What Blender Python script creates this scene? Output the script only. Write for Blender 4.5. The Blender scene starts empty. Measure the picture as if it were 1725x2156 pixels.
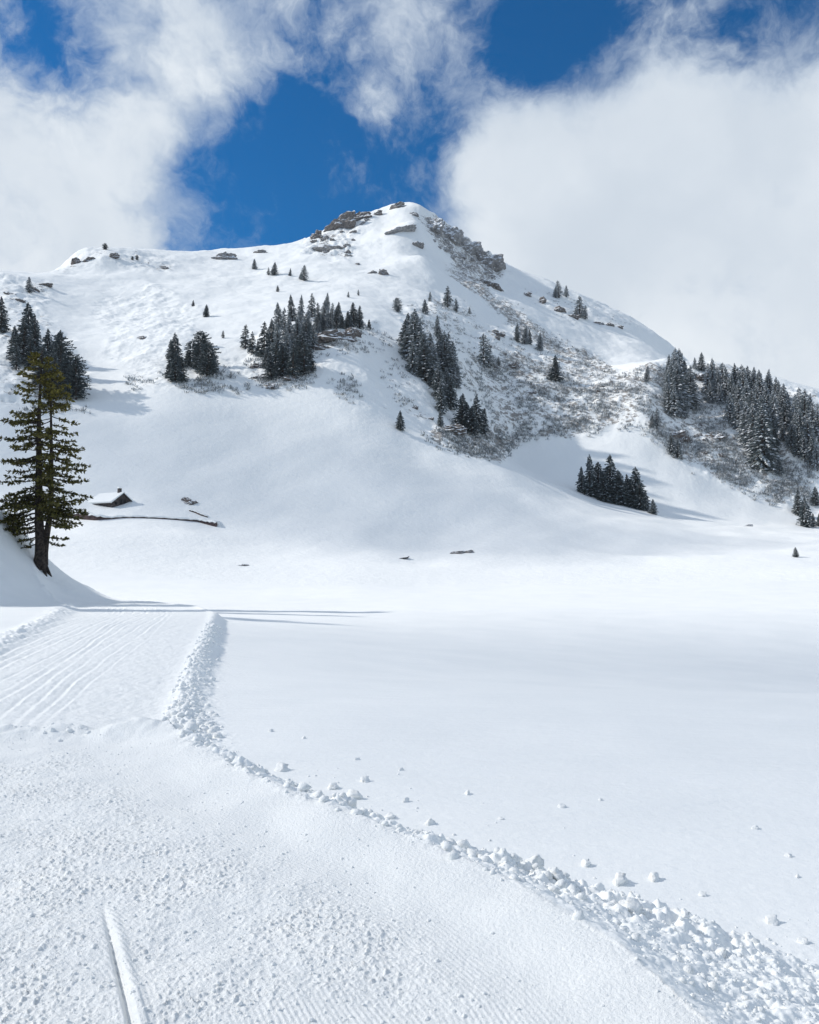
import bpy, math, random
import numpy as np
from mathutils import Vector, Matrix

# ------------------------------------------------------------------ camera, sky, sun
scene = bpy.context.scene
COL = scene.collection
F = 1725.0; CX = 862.5; CY = 1078.0; HOR = 1180.0; CZ = 1.6
PITCH = math.atan((HOR - CY) / F)
cam_data = bpy.data.cameras.new('camera'); cam = bpy.data.objects.new('camera', cam_data)
COL.objects.link(cam); scene.camera = cam
cam.location = (0, 0, CZ); cam.rotation_euler = (math.pi / 2 + PITCH, 0, 0)
cam_data.sensor_fit = 'HORIZONTAL'; cam_data.angle = 2 * math.atan(CX / F)
cam_data.clip_start = 0.05; cam_data.clip_end = 20000

SUN_AZ, SUN_EL = math.radians(-82), math.radians(36)
SUN = Vector((math.sin(SUN_AZ) * math.cos(SUN_EL), math.cos(SUN_AZ) * math.cos(SUN_EL), math.sin(SUN_EL)))
sd = bpy.data.lights.new('sun', 'SUN'); sd.energy = 2.95; sd.angle = math.radians(1.3); sd.color = (1.0, 0.955, 0.89)
sun = bpy.data.objects.new('sun', sd); COL.objects.link(sun)
sun.rotation_euler = SUN.to_track_quat('Z', 'Y').to_euler()
vs = scene.view_settings
scene.display_settings.display_device = 'sRGB'
vs.view_transform = 'Standard'; vs.look = 'None'; vs.exposure = 0.29; vs.gamma = 1.0; vs.use_curve_mapping = False


def pix(px, py):
    """photo position (1725 wide) -> (X/Y, Z/Y) of that direction, Z relative to the eye"""
    a = (px - CX) / F; b = (CY - py) / F
    c, s = math.cos(PITCH), math.sin(PITCH)
    w = c - b * s
    return a / w, (s + b * c) / w


def pixdir(px, py):
    u, t = pix(px, py)
    return Vector((u, 1, t)).normalized()


class NT:
    def __init__(self, tree): self.t = tree; self.n = tree.nodes; self.l = tree.links
    def put(self, sock, v):
        if isinstance(v, bpy.types.NodeSocket): self.l.new(v, sock)
        else: sock.default_value = v
    def math(self, op, a, b=0.0, c=None, clamp=False):
        m = self.n.new('ShaderNodeMath'); m.operation = op; m.use_clamp = clamp
        self.put(m.inputs[0], a); self.put(m.inputs[1], b)
        if c is not None: self.put(m.inputs[2], c)
        return m.outputs[0]
    def vmath(self, op, a, b=None, out=0):
        m = self.n.new('ShaderNodeVectorMath'); m.operation = op
        self.put(m.inputs[0], a)
        if b is not None: self.put(m.inputs[1], b)
        return m.outputs[out]
    def ramp(self, v, a, b, c=0.0, d=1.0):
        m = self.n.new('ShaderNodeMapRange'); m.interpolation_type = 'SMOOTHSTEP'
        self.put(m.inputs['Value'], v); self.put(m.inputs['From Min'], a); self.put(m.inputs['From Max'], b)
        self.put(m.inputs['To Min'], c); self.put(m.inputs['To Max'], d)
        return m.outputs[0]
    def noise(self, vec, scale, detail=4.0, rough=0.55, dist=0.0, out=0):
        m = self.n.new('ShaderNodeTexNoise'); m.noise_dimensions = '3D'
        self.put(m.inputs['Vector'], vec); self.put(m.inputs['Scale'], scale); self.put(m.inputs['Detail'], detail)
        self.put(m.inputs['Roughness'], rough); self.put(m.inputs['Distortion'], dist)
        return m.outputs[out]
    def mix(self, f, a, b):
        m = self.n.new('ShaderNodeMix'); m.data_type = 'RGBA'
        self.put(m.inputs[0], f); self.put(m.inputs[6], a); self.put(m.inputs[7], b)
        return m.outputs[2]


world = bpy.data.worlds.new('World'); scene.world = world; world.use_nodes = True
W = NT(world.node_tree); W.n.clear()
w_out = W.n.new('ShaderNodeOutputWorld'); w_bg = W.n.new('ShaderNodeBackground')
W.l.new(w_bg.outputs[0], w_out.inputs[0]); w_bg.inputs[1].default_value = 0.1
sky = W.n.new('ShaderNodeTexSky'); sky.sky_type = 'NISHITA'; sky.sun_disc = False
sky.sun_elevation = SUN_EL; sky.sun_rotation = SUN_AZ; sky.altitude = 1900; sky.dust_density = 0.3; sky.ozone_density = 3.0
hs = W.n.new('ShaderNodeHueSaturation'); hs.inputs['Saturation'].default_value = 2.0; hs.inputs['Value'].default_value = .93
W.l.new(sky.outputs[0], hs.inputs['Color'])
wdir = W.n.new('ShaderNodeTexCoord').outputs['Generated']
# cloud cover: where the big banks and the gaps stand in the sky (positive = cloud, negative = gap)
BANKS = [((0, 380), .30, .62), ((220, 480), .12, .40), ((250, 280), .11, .30), ((400, 170), .11, .32), ((320, 30), .11, .26), ((1620, 430), .44, .80), ((1180, 420), .18, .55), ((1130, 280), .08, .28),
         ((1480, 190), .16, .50), ((1040, 340), .10, .42), ((800, 110), .08, .34), ((850, 260), .07, .26), ((960, 20), .09, .30), ((1060, 560), .14, .35), ((490, 210), .07, .28), ((710, 310), .06, .18),
         ((600, 480), .26, -.62), ((430, 420), .08, -.36), ((520, 270), .07, -.30), ((830, 430), .12, -.72), ((680, 190), .15, -.12), ((1075, 130), .12, -.75), ((1270, 40), .15, -.75), ((1310, 150), .06, -.36), ((1190, 90), .08, -.30),
         ((200, 140), .10, -.56), ((60, 70), .10, -.42), ((930, 240), .05, -.42), ((560, 100), .11, -.14), ((640, 40), .07, .16), ((1640, -20), .13, -1.2)]
bias = None
for (p, rad, wt) in BANKS:
    dd = W.vmath('DISTANCE', wdir, tuple(pixdir(*p)), out=1)
    v = W.math('MULTIPLY', W.ramp(dd, 0.0, rad * 1.25, 1.0, 0.0), wt)
    bias = v if bias is None else W.math('ADD', bias, v)
warp = W.vmath('SCALE', W.noise(wdir, 5.0, 5, .6, out=1)); warp.node.inputs['Scale'].default_value = 0.13
wd2 = W.vmath('ADD', wdir, warp)
big = W.noise(wd2, 6.5, 12, .62, 0.0)
fine = W.noise(wd2, 22.0, 8, .60, 0.0)
nz = W.math('ADD', W.math('MULTIPLY', W.math('SUBTRACT', big, 0.5), 2.5), W.math('MULTIPLY', W.math('SUBTRACT', fine, 0.5), 1.0))
dens = W.math('ADD', W.math('ADD', nz, 0.02), bias)
alpha = W.ramp(dens, -0.36, 0.42)
veil = W.math('MULTIPLY', W.ramp(W.math('ADD', W.noise(wd2, 9.0, 10, .66, .0), W.math('MULTIPLY', bias, .22)), .38, .68), .58)
alpha = W.math('SUBTRACT', 1.0, W.math('MULTIPLY', W.math('SUBTRACT', 1.0, alpha), W.math('SUBTRACT', 1.0, veil)))
shade = W.noise(wd2, 3.0, 5, .5)
ccol = W.mix(W.ramp(shade, 0.32, 0.68), (5.2, 5.8, 6.5, 1), (6.9, 7.35, 7.8, 1))
ccol = W.mix(W.ramp(dens, 0.02, 0.75), (4.6, 5.3, 6.2, 1), ccol)
W.l.new(W.mix(alpha, hs.outputs[0], ccol), w_bg.inputs[0])

# ------------------------------------------------------------------ helpers
rng = np.random.default_rng(7); random.seed(7)


def h2(ix, iy, seed):
    h = (ix.astype(np.int64) * 374761393 + iy.astype(np.int64) * 668265263 + seed * 1442695041) & 0xFFFFFFFF
    h = ((h ^ (h >> 13)) * 1274126177) & 0xFFFFFFFF
    return (h ^ (h >> 16)) & 0xFFFFFFFF


def noise2(x, y, seed=0):
    x0 = np.floor(x); y0 = np.floor(y); fx = x - x0; fy = y - y0
    def g(ix, iy, dx, dy):
        a = h2(ix, iy, seed) * (2 * np.pi / 4294967296.0)
        return np.cos(a) * dx + np.sin(a) * dy
    n00 = g(x0, y0, fx, fy); n10 = g(x0 + 1, y0, fx - 1, fy); n01 = g(x0, y0 + 1, fx, fy - 1); n11 = g(x0 + 1, y0 + 1, fx - 1, fy - 1)
    sx = fx * fx * fx * (fx * (fx * 6 - 15) + 10); sy = fy * fy * fy * (fy * (fy * 6 - 15) + 10)
    return (n00 + sx * (n10 - n00)) * (1 - sy) + (n01 + sx * (n11 - n01)) * sy


def fbm(x, y, scale, octs, seed=0, gain=0.5, ridged=False):
    x = x / scale; y = y / scale; s = np.zeros_like(x); a = 1.0
    for o in range(octs):
        n = noise2(x + 17.3 * o, y - 9.1 * o, seed + o)
        s += a * ((0.5 - np.abs(n) * 1.6) if ridged else n)
        x = x * 2.03; y = y * 2.03; a *= gain
    return s


def sstep(a, b, x):
    t = np.clip((x - a) / (b - a), 0, 1); return t * t * (3 - 2 * t)


def mesh_np(name, V, faces, mat=None, smooth=True, attrs=None, face_attrs=None, normals=None):
    V = np.asarray(V, np.float32); faces = np.asarray(faces, np.int32)
    me = bpy.data.meshes.new(name); k = faces.shape[1]
    me.vertices.add(len(V)); me.vertices.foreach_set('co', V.ravel())
    me.loops.add(faces.size); me.loops.foreach_set('vertex_index', faces.ravel())
    me.polygons.add(len(faces)); me.polygons.foreach_set('loop_start', np.arange(0, faces.size, k, dtype=np.int32))
    me.polygons.foreach_set('use_smooth', np.full(len(faces), smooth))
    me.update(calc_edges=True)
    for dom, d in (('POINT', attrs), ('FACE', face_attrs)):
        for n_, v in (d or {}).items():
            a = me.attributes.new(n_, 'FLOAT', dom); a.data.foreach_set('value', np.asarray(v, np.float32))
    if mat: me.materials.append(mat)
    if normals is not None: me.normals_split_custom_set_from_vertices(normals)
    return me


def link(name, me, parent=None, **props):
    o = bpy.data.objects.new(name, me); COL.objects.link(o)
    if parent: o.parent = parent
    for k, v in props.items(): o[k] = v
    return o


def empty(name, loc, rz=0.0, **props):
    o = link(name, None, None, **props); o.location = loc; o.rotation_euler = (0, 0, rz); o.empty_display_size = 0.3
    return o


class MB:
    def __init__(self): self.v = []; self.f = []
    def add(self, vs_, fs):
        b = len(self.v); self.v += [tuple(v) for v in vs_]; self.f += [tuple(b + i for i in f) for f in fs]
    def box(self, x0, x1, y0, y1, z0, z1):
        self.add([(x0, y0, z0), (x1, y0, z0), (x1, y1, z0), (x0, y1, z0), (x0, y0, z1), (x1, y0, z1), (x1, y1, z1), (x0, y1, z1)],
                 [(3, 2, 1, 0), (4, 5, 6, 7), (0, 1, 5, 4), (1, 2, 6, 5), (2, 3, 7, 6), (3, 0, 4, 7)])
    def tube(self, pts, rads, n=7):
        b = len(self.v); pts = [Vector(p) for p in pts]
        for i, p in enumerate(pts):
            d = (pts[min(i + 1, len(pts) - 1)] - pts[max(i - 1, 0)]).normalized()
            a = d.cross(Vector((0.31, 0.95, 0.05))).normalized(); c = d.cross(a)
            for k in range(n):
                an = 2 * math.pi * k / n
                self.v.append(tuple(p + (a * math.cos(an) + c * math.sin(an)) * rads[i]))
        for i in range(len(pts) - 1):
            for k in range(n):
                self.f.append((b + i * n + k, b + i * n + (k + 1) % n, b + (i + 1) * n + (k + 1) % n, b + (i + 1) * n + k))
        self.f.append(tuple(b + (len(pts) - 1) * n + k for k in range(n)))
    def build(self, name, mat, parent=None, smooth=False):
        me = bpy.data.meshes.new(name); me.from_pydata(self.v, [], self.f); me.materials.append(mat)
        me.polygons.foreach_set('use_smooth', [smooth] * len(me.polygons)); me.update()
        return link(name, me, parent)


# ------------------------------------------------------------------ materials
def material(name):
    m = bpy.data.materials.new(name); m.use_nodes = True
    t = NT(m.node_tree); b = t.n['Principled BSDF']
    return m, t, b


def bump(t, b, h, dist, strength=1.0):
    bp = t.n.new('ShaderNodeBump'); t.put(bp.inputs['Height'], h); bp.inputs['Distance'].default_value = dist
    bp.inputs['Strength'].default_value = strength; t.l.new(bp.outputs[0], b.inputs['Normal'])


SNOW = (0.86, 0.885, 0.915, 1)


def snow_material(name, grain, gd, bare=False, wind=False):
    m, t, b = material(name)
    pos = t.n.new('ShaderNodeNewGeometry').outputs['Position']
    n1 = t.noise(pos, grain, 6, .65)
    tone = t.noise(pos, grain * 0.05, 4, .5)
    col = t.mix(t.ramp(tone, .3, .7), (0.90, 0.91, 0.895, 1), (0.94, 0.945, 0.925, 1))
    if bare:
        at = t.n.new('ShaderNodeAttribute'); at.attribute_name = 'bare'
        nb = t.math('ADD', t.math('MULTIPLY', t.noise(pos, .55, 7, .72, .4), .62), t.math('MULTIPLY', t.noise(pos, .11, 5, .65), .38))
        f = t.ramp(t.math('ADD', nb, t.math('MULTIPLY', at.outputs['Fac'], .30)), .63, .72)
        f = t.math('MULTIPLY', f, t.ramp(at.outputs['Fac'], .02, .25))
        gc = t.mix(t.ramp(t.noise(pos, .35, 5, .6), .35, .65), (0.105, 0.09, 0.08, 1), (0.24, 0.205, 0.175, 1))
        col = t.mix(t.math('MULTIPLY', f, .85), col, gc)
    t.l.new(col, b.inputs['Base Color'])
    b.inputs['Roughness'].default_value = 0.62; b.inputs['Specular IOR Level'].default_value = 0.22
    if wind:
        mp = t.n.new('ShaderNodeMapping'); mp.inputs['Rotation'].default_value = (0, 0, .5); mp.inputs['Scale'].default_value = (.35, 1.5, 1)
        t.l.new(pos, mp.inputs['Vector'])
        n1 = t.math('ADD', n1, t.math('MULTIPLY', t.noise(mp.outputs[0], 2.2, 5, .55, .6), 2.4))
    bump(t, b, n1, gd)
    return m


M_PISTE = snow_material('packed_snow', 55.0, .012)
M_FIELD = snow_material('powder_snow', 9.0, .012, wind=True)
M_MOUNT = snow_material('mountain_snow', .55, .22, bare=True)
M_CLOD = snow_material('clod_snow', 40.0, .012)


def plain(name, c1, c2, scale, rough=.85, bd=.02):
    m, t, b = material(name)
    pos = t.n.new('ShaderNodeNewGeometry').outputs['Position']
    n = t.noise(pos, scale, 5, .6)
    t.l.new(t.mix(t.ramp(n, .35, .65), (*c1, 1), (*c2, 1)), b.inputs['Base Color'])
    b.inputs['Roughness'].default_value = rough; b.inputs['Specular IOR Level'].default_value = .2
    bump(t, b, n, bd)
    return m


M_BARK = plain('bark', (.018, .015, .014), (.075, .058, .048), 7, bd=.08)
M_FARBARK = plain('far_bark', (.04, .033, .03), (.09, .075, .065), 3)
M_WOOD = plain('weathered_wood', (.045, .040, .040), (.12, .10, .092), 5)
M_DARK = plain('dark_opening', (.012, .012, .014), (.03, .028, .028), 5)
M_REDWALL = plain('red_brown_stone', (.05, .036, .036), (.12, .082, .078), 1.5, bd=.08)


def foliage(name, c1, c2, frostc=(.78, .81, .85)):
    m, t, b = material(name)
    pos = t.n.new('ShaderNodeNewGeometry').outputs['Position']
    oi = t.n.new('ShaderNodeObjectInfo')
    at = t.n.new('ShaderNodeAttribute'); at.attribute_name = 'frost'
    tone = t.n.new('ShaderNodeAttribute'); tone.attribute_name = 'tone'
    col = t.mix(tone.outputs['Fac'], (*c1, 1), (*c2, 1))
    sep = t.n.new('ShaderNodeSeparateColor'); t.l.new(oi.outputs['Color'], sep.inputs[0])
    col = t.mix(t.ramp(sep.outputs[0], .05, .60), col, (.30, .335, .35, 1))
    f = t.ramp(t.math('ADD', at.outputs['Fac'], sep.outputs[0]), .74, 1.20)
    t.l.new(t.mix(f, col, (*frostc, 1)), b.inputs['Base Color'])
    b.inputs['Roughness'].default_value = .7; b.inputs['Specular IOR Level'].default_value = .15
    return m


M_SPRUCE = foliage('spruce_needles', (.045, .062, .072), (.13, .16, .158))
M_HERO = foliage('olive_needles', (.050, .052, .018), (.24, .205, .045))
M_SCRUB = foliage('frosted_scrub', (.10, .073, .058), (.29, .22, .165), (.72, .74, .77))


def rock_material():
    m, t, b = material('snowy_rock')
    geo = t.n.new('ShaderNodeNewGeometry'); pos = geo.outputs['Position']
    sep = t.n.new('ShaderNodeSeparateXYZ'); t.l.new(geo.outputs['Normal'], sep.inputs[0])
    oi = t.n.new('ShaderNodeObjectInfo'); sc = t.n.new('ShaderNodeSeparateColor'); t.l.new(oi.outputs['Color'], sc.inputs[0])
    n = t.noise(pos, .9, 7, .68)
    rc = t.mix(t.ramp(n, .35, .65), (.06, .052, .052, 1), (.21, .18, .16, 1))
    rc = t.mix(t.ramp(sc.outputs[1], 0.0, 1.0), rc, t.mix(t.ramp(n, .35, .65), (.20, .20, .21, 1), (.42, .41, .40, 1)))
    s = t.math('ADD', t.math('ADD', sep.outputs[2], t.math('MULTIPLY', t.math('SUBTRACT', t.noise(pos, .8, 7, .75), .5), 2.2)), sc.outputs[0])
    t.l.new(t.mix(t.ramp(s, .50, .66), rc, SNOW), b.inputs['Base Color'])
    b.inputs['Roughness'].default_value = .85
    bump(t, b, n, .5)
    return m


M_ROCK = rock_material()

# ------------------------------------------------------------------ terrain
# control points: photo column -> (photo row, metres ahead); the slope beyond the snow field
CTRL = {
    -700: [(1150, 90), (1050, 130), (880, 180), (720, 240), (600, 320), (590, 380), (680, 520), (760, 700)],
    -300: [(1180, 95), (1080, 130), (900, 180), (750, 235), (620, 310), (590, 350), (650, 480), (740, 700)],
    0: [(1240, 100), (1150, 115), (1080, 140), (900, 180), (800, 205), (700, 245), (620, 300), (580, 335), (606, 390), (680, 520), (740, 700)],
    80: [(1240, 100), (1170, 115), (1080, 145), (900, 187), (800, 215), (700, 255), (620, 315), (577, 360), (605, 420), (720, 700)],
    170: [(1240, 100), (1180, 115), (1100, 138), (1050, 158), (950, 178), (860, 200), (750, 250), (650, 320), (570, 380), (532, 410), (556, 470), (660, 700)],
    260: [(1240, 100), (1182, 117), (1100, 142), (1046, 160), (950, 182), (860, 204), (760, 245), (650, 322), (570, 388), (526, 425), (552, 490), (660, 700)],
    350: [(1240, 100), (1190, 118), (1100, 145), (1000, 172), (900, 195), (815, 215), (700, 272), (620, 340), (560, 410), (528, 450), (556, 520), (650, 700)],
    450: [(1241, 100), (1200, 118), (1110, 148), (1000, 176), (900, 200), (815, 220), (700, 280), (620, 350), (560, 430), (529, 472), (556, 550), (640, 700)],
    550: [(1242, 100), (1210, 116), (1120, 148), (1000, 180), (900, 205), (820, 223), (740, 252), (680, 290), (600, 380), (550, 450), (524, 490), (560, 580), (640, 700)],
    650: [(1242, 100), (1208, 117), (1120, 150), (1000, 182), (880, 212), (800, 228), (730, 250), (660, 300), (580, 400), (530, 470), (505, 510), (540, 600), (620, 700)],
    750: [(1240, 100), (1203, 119), (1120, 153), (1000, 185), (880, 215), (770, 240), (700, 262), (640, 320), (560, 420), (490, 505), (458, 535), (500, 620), (600, 700)],
    820: [(1240, 102), (1196, 125), (1120, 157), (1000, 190), (890, 220), (780, 252), (700, 290), (630, 355), (550, 440), (480, 510), (436, 545), (490, 630), (590, 700)],
    860: [(1240, 103), (1192, 128), (1120, 159), (1000, 193), (900, 222), (790, 254), (700, 298), (625, 366), (545, 438), (470, 505), (429, 542), (495, 640)],
    905: [(800, 262), (700, 320), (620, 395), (560, 455), (510, 500), (470, 535), (443, 560), (510, 650)],
    885: [(1240, 104), (1190, 130), (1120, 160), (1000, 196), (900, 224), (800, 255), (700, 305), (620, 375), (540, 440), (470, 500), (427, 540), (480, 640), (580, 700)],
    960: [(1240, 104), (1185, 132), (1110, 165), (990, 206), (930, 224), (850, 262), (760, 300), (680, 355), (600, 440), (540, 520), (487, 572), (540, 650), (600, 700)],
    1050: [(1240, 105), (1180, 135), (1100, 170), (985, 218), (968, 236), (940, 286), (880, 300), (800, 325), (700, 390), (640, 450), (590, 520), (556, 565), (610, 680)],
    1120: [(1237, 105), (1175, 138), (1100, 176), (1012, 224), (995, 262), (935, 294), (880, 304), (800, 330), (720, 390), (660, 460), (610, 530), (586, 565), (640, 690)],
    1200: [(1235, 105), (1170, 140), (1100, 185), (1050, 222), (1030, 254), (1005, 272), (925, 296), (860, 312), (790, 345), (750, 400), (690, 470), (650, 520), (617, 560), (670, 690)],
    1290: [(1233, 105), (1168, 142), (1105, 192), (1075, 222), (1062, 250), (1030, 266), (960, 286), (905, 299), (840, 316), (792, 344), (770, 420), (720, 480), (680, 520), (655, 560), (700, 690)],
    1380: [(1231, 105), (1165, 145), (1112, 198), (1092, 224), (1080, 248), (1055, 262), (970, 285), (900, 299), (830, 318), (772, 344), (765, 430), (735, 490), (698, 560), (740, 690)],
    1440: [(1229, 105), (1162, 147), (1116, 204), (1104, 228), (1090, 248), (1065, 260), (1010, 277), (950, 293), (860, 325), (790, 345), (762, 360), (790, 430), (800, 520), (850, 690)],
    1520: [(1227, 105), (1160, 150), (1120, 210), (1111, 232), (1098, 250), (1075, 262), (1030, 278), (960, 294), (880, 314), (800, 345), (775, 362), (810, 440), (870, 690)],
    1620: [(1224, 105), (1155, 155), (1122, 215), (1113, 240), (1105, 254), (1085, 264), (1060, 276), (980, 292), (900, 309), (830, 332), (800, 350), (840, 450), (890, 690)],
    1725: [(1222, 105), (1150, 160), (1125, 215), (1115, 245), (1108, 258), (1095, 268), (1070, 278), (1000, 286), (920, 300), (860, 322), (838, 338), (870, 450), (910, 690)],
    2100: [(1216, 105), (1150, 160), (1115, 230), (1090, 270), (1000, 305), (920, 340), (890, 370), (930, 470), (960, 690)],
    2500: [(1210, 105), (1140, 160), (1080, 230), (1000, 290), (900, 350), (860, 390), (920, 520), (960, 690)],
}
cp = []; cv = []
for px, rows in CTRL.items():
    for (py, Y) in rows:
        u, t = pix(px, py); cp.append((u * 2.0, math.log(Y) * 1.6)); cv.append(t)
cp = np.array(cp); cv = np.array(cv); NCP = len(cp)


def tps(r2): return np.where(r2 > 1e-12, 0.5 * r2 * np.log(np.maximum(r2, 1e-12)), 0.0)


K = tps(((cp[:, None] - cp[None]) ** 2).sum(2)) + np.eye(NCP) * 2e-4
P = np.hstack([np.ones((NCP, 1)), cp])
wts = np.linalg.solve(np.block([[K, P], [P.T, np.zeros((3, 3))]]), np.concatenate([cv, np.zeros(3)]))


def far_t(u, Y):
    q0 = np.clip(u, -0.95, 0.95).ravel() * 2.0; q1 = np.log(np.clip(Y, 80, 720)).ravel() * 1.6
    out = wts[NCP] + wts[NCP + 1] * q0 + wts[NCP + 2] * q1
    for i in range(NCP):
        out += wts[i] * tps((q0 - cp[i, 0]) ** 2 + (q1 - cp[i, 1]) ** 2)
    return out.reshape(u.shape)


R_EDGE = [(1.6, -3.0), (1.35, 1.0), (1.1, 2.2), (.96, 2.8), (.83, 3.25), (.69, 3.55), (.45, 4.05), (.1, 4.5), (-.48, 5.1), (-1.28, 6.1), (-1.95, 7.2), (-2.5, 8.1),
          (-3.2, 10.8), (-4.0, 13.6), (-5.2, 19.2), (-6.9, 27.6), (-7.6, 31), (-9.6, 40), (-13, 50), (-19, 60), (-34, 72)]
L_EDGE = [(-8.6, -3), (-8.4, 1), (-8.3, 9), (-9.2, 16), (-10.9, 21.8), (-13.5, 31), (-16.5, 40), (-20.5, 50), (-28, 60), (-44, 70)]


def side(poly, X, Y):
    """signed distance, positive on the right-hand side of the line"""
    best = np.full(X.shape, 1e9); sg = np.ones(X.shape)
    for (a, b) in zip(poly[:-1], poly[1:]):
        dx, dy = b[0] - a[0], b[1] - a[1]; L2 = dx * dx + dy * dy
        s = np.clip(((X - a[0]) * dx + (Y - a[1]) * dy) / L2, 0, 1)
        ex = X - a[0] - s * dx; ey = Y - a[1] - s * dy
        d = np.hypot(ex, ey); c = np.sign((X - a[0]) * dy - (Y - a[1]) * dx)
        m = d < best; best = np.where(m, d, best); sg = np.where(m, c, sg)
    return best * sg


# grid columns (X/Y) and rows (metres ahead)
uc = np.concatenate([-np.geomspace(1.5, .56, 34)[:-1], np.linspace(-.56, .56, 740), np.geomspace(.56, 1.5, 34)[1:]])
yr = np.concatenate([np.linspace(1.0, 2.5, 20)[:-1], np.geomspace(2.5, 14, 560)[:-1], np.geomspace(14, 100, 260)[:-1], np.geomspace(100, 420, 400)[:-1], np.geomspace(420, 720, 90)])
U, YY = np.meshgrid(uc, yr); XX = U * YY
NR, NC = U.shape

def rows(lo, hi): return slice(int(np.searchsorted(yr, lo)), int(np.searchsorted(yr, hi)))


def fR(lo, hi, x, y, *a):
    o = np.zeros_like(x); k_ = rows(lo, hi); o[k_] = fbm(x[k_], y[k_], *a); return o


def nR(lo, hi, x, y, seed):
    o = np.zeros_like(x); k_ = rows(lo, hi); o[k_] = noise2(x[k_], y[k_], seed); return o


near = YY < 130
lake = np.interp(YY, [0, 8, 14, 20, 30, 60, 100], [-2.46, -2.47, -2.53, -2.56, -2.66, -3.60, -3.95])
lake += -0.075 * np.clip(XX + 8, -6, 40) * sstep(13, 27, YY) * (1 - sstep(34, 60, YY))  # shade band built into the shape: surface tilts away from the sun here
lake += 0.15 * fR(5, 120, XX, YY, 14, 3, 3) * sstep(6, 20, YY) + 0.012 * fR(1, 60, XX * .4, YY, .8, 3, 5)
d = side(R_EDGE, XX, YY); e = -side(L_EDGE, XX, YY)
zp = np.interp(YY, [0, 7.2, 7.8, 8.4, 10.5, 14, 20, 30, 36, 45, 70], [-1.6, -1.6, -1.63, -1.8, -2.58, -2.52, -2.45, -2.33, -2.45, -2.7, -3.2])
wnear = 1 - sstep(8.0, 11.0, YY)
inside = (d < 0) & (e < 0)
# groomed surface: corduroy, crumbs, tracks, rut
lump = fR(1, 48, XX, YY, .16, 4, 11, .62)
crumb = np.maximum(0, fR(1, 12, XX, YY, .027, 3, 21, .62) - .08)
patch = sstep(-.25, .25, fR(1, 12, XX, YY, 1.6, 2, 31) + .16 + np.clip(-d - 1.1, -1, 1) * .28)
patch *= sstep(.30, .95, -d) * sstep(7.45, 6.5, YY)
rxx = np.interp(YY, [1.0, 2.8, 3.3, 3.9], [-.42, -.90, -1.13, -1.42]); rmask = 1 - np.exp(-((XX - rxx - .02) / .07) ** 2) * sstep(4.0, 3.8, YY)
patch *= rmask
surf = wnear * (lump * .006 * (.4 + patch) + crumb * .0145 * patch * (.5 + 1.2 * sstep(-.3, .3, fR(1, 12, XX, YY, .5, 2, 37))))
cord = np.sin(d * (2 * np.pi / .022) + 1.2 * nR(1, 8, XX * 2, YY * 2, 41))
surf += wnear * cord * .0017 * sstep(-.2, -.7, d) * (1.2 - patch) * (YY < 6.5)
surf += wnear * fR(1, 12, XX, YY, .6, 2, 13) * .02
far_in = (1 - wnear)
trk = np.zeros_like(XX)
for off, wdt, dep in ((-1.7, .04, .02), (-2.0, .05, .034), (-2.35, .05, .03), (-2.75, .05, .03), (-3.1, .06, .042), (-3.3, .04, .02), (-3.6, .05, .034), (-4.1, .07, .042), (-4.35, .05, .025), (-4.7, .06, .036), (-5.1, .06, .036), (-5.5, .05, .025)):
    wob = off + .10 * np.sin(YY * .25 + off * 3) + .08 * nR(7, 50, YY * .5, YY * 0 + off, 51)
    dep *= .7; q = (d - wob) / wdt
    trk += -dep * np.exp(-q * q) + dep * .6 * np.exp(-((q - 1.9) / .9) ** 2)
surf += far_in * (trk * (.6 + .8 * nR(7, 50, XX * .8, YY * .5, 77)) + lump * .012 + fR(7, 50, XX, YY, .35, 3, 17) * .015)
# one ski-edge rut beside the viewer
rx = np.interp(YY, [1.0, 2.8, 3.3, 3.9], [-.42, -.90, -1.13, -1.42]); rq = (XX - rx)
rut = sstep(4.05, 3.3, YY)
surf += rut * (-.032 * np.exp(-((rq + .002) / .013) ** 2) + .015 * np.exp(-((rq - .036) / .024) ** 2))
lipn = nR(1, 12, XX * 1.7, YY * 1.7, 61)
lip = (.085 + .03 * lipn) * np.exp(-((d + .02) / .30) ** 2)
zin = zp + surf + lip * wnear
# crumbly lip where the near section breaks off
zin += (.085 + .07 * fR(6, 10, XX, YY, .35, 3, 63)) * np.exp(-((YY - 7.75 - .12 * nR(6, 10, XX, XX * 0 + 3, 5)) / .28) ** 2)
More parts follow.
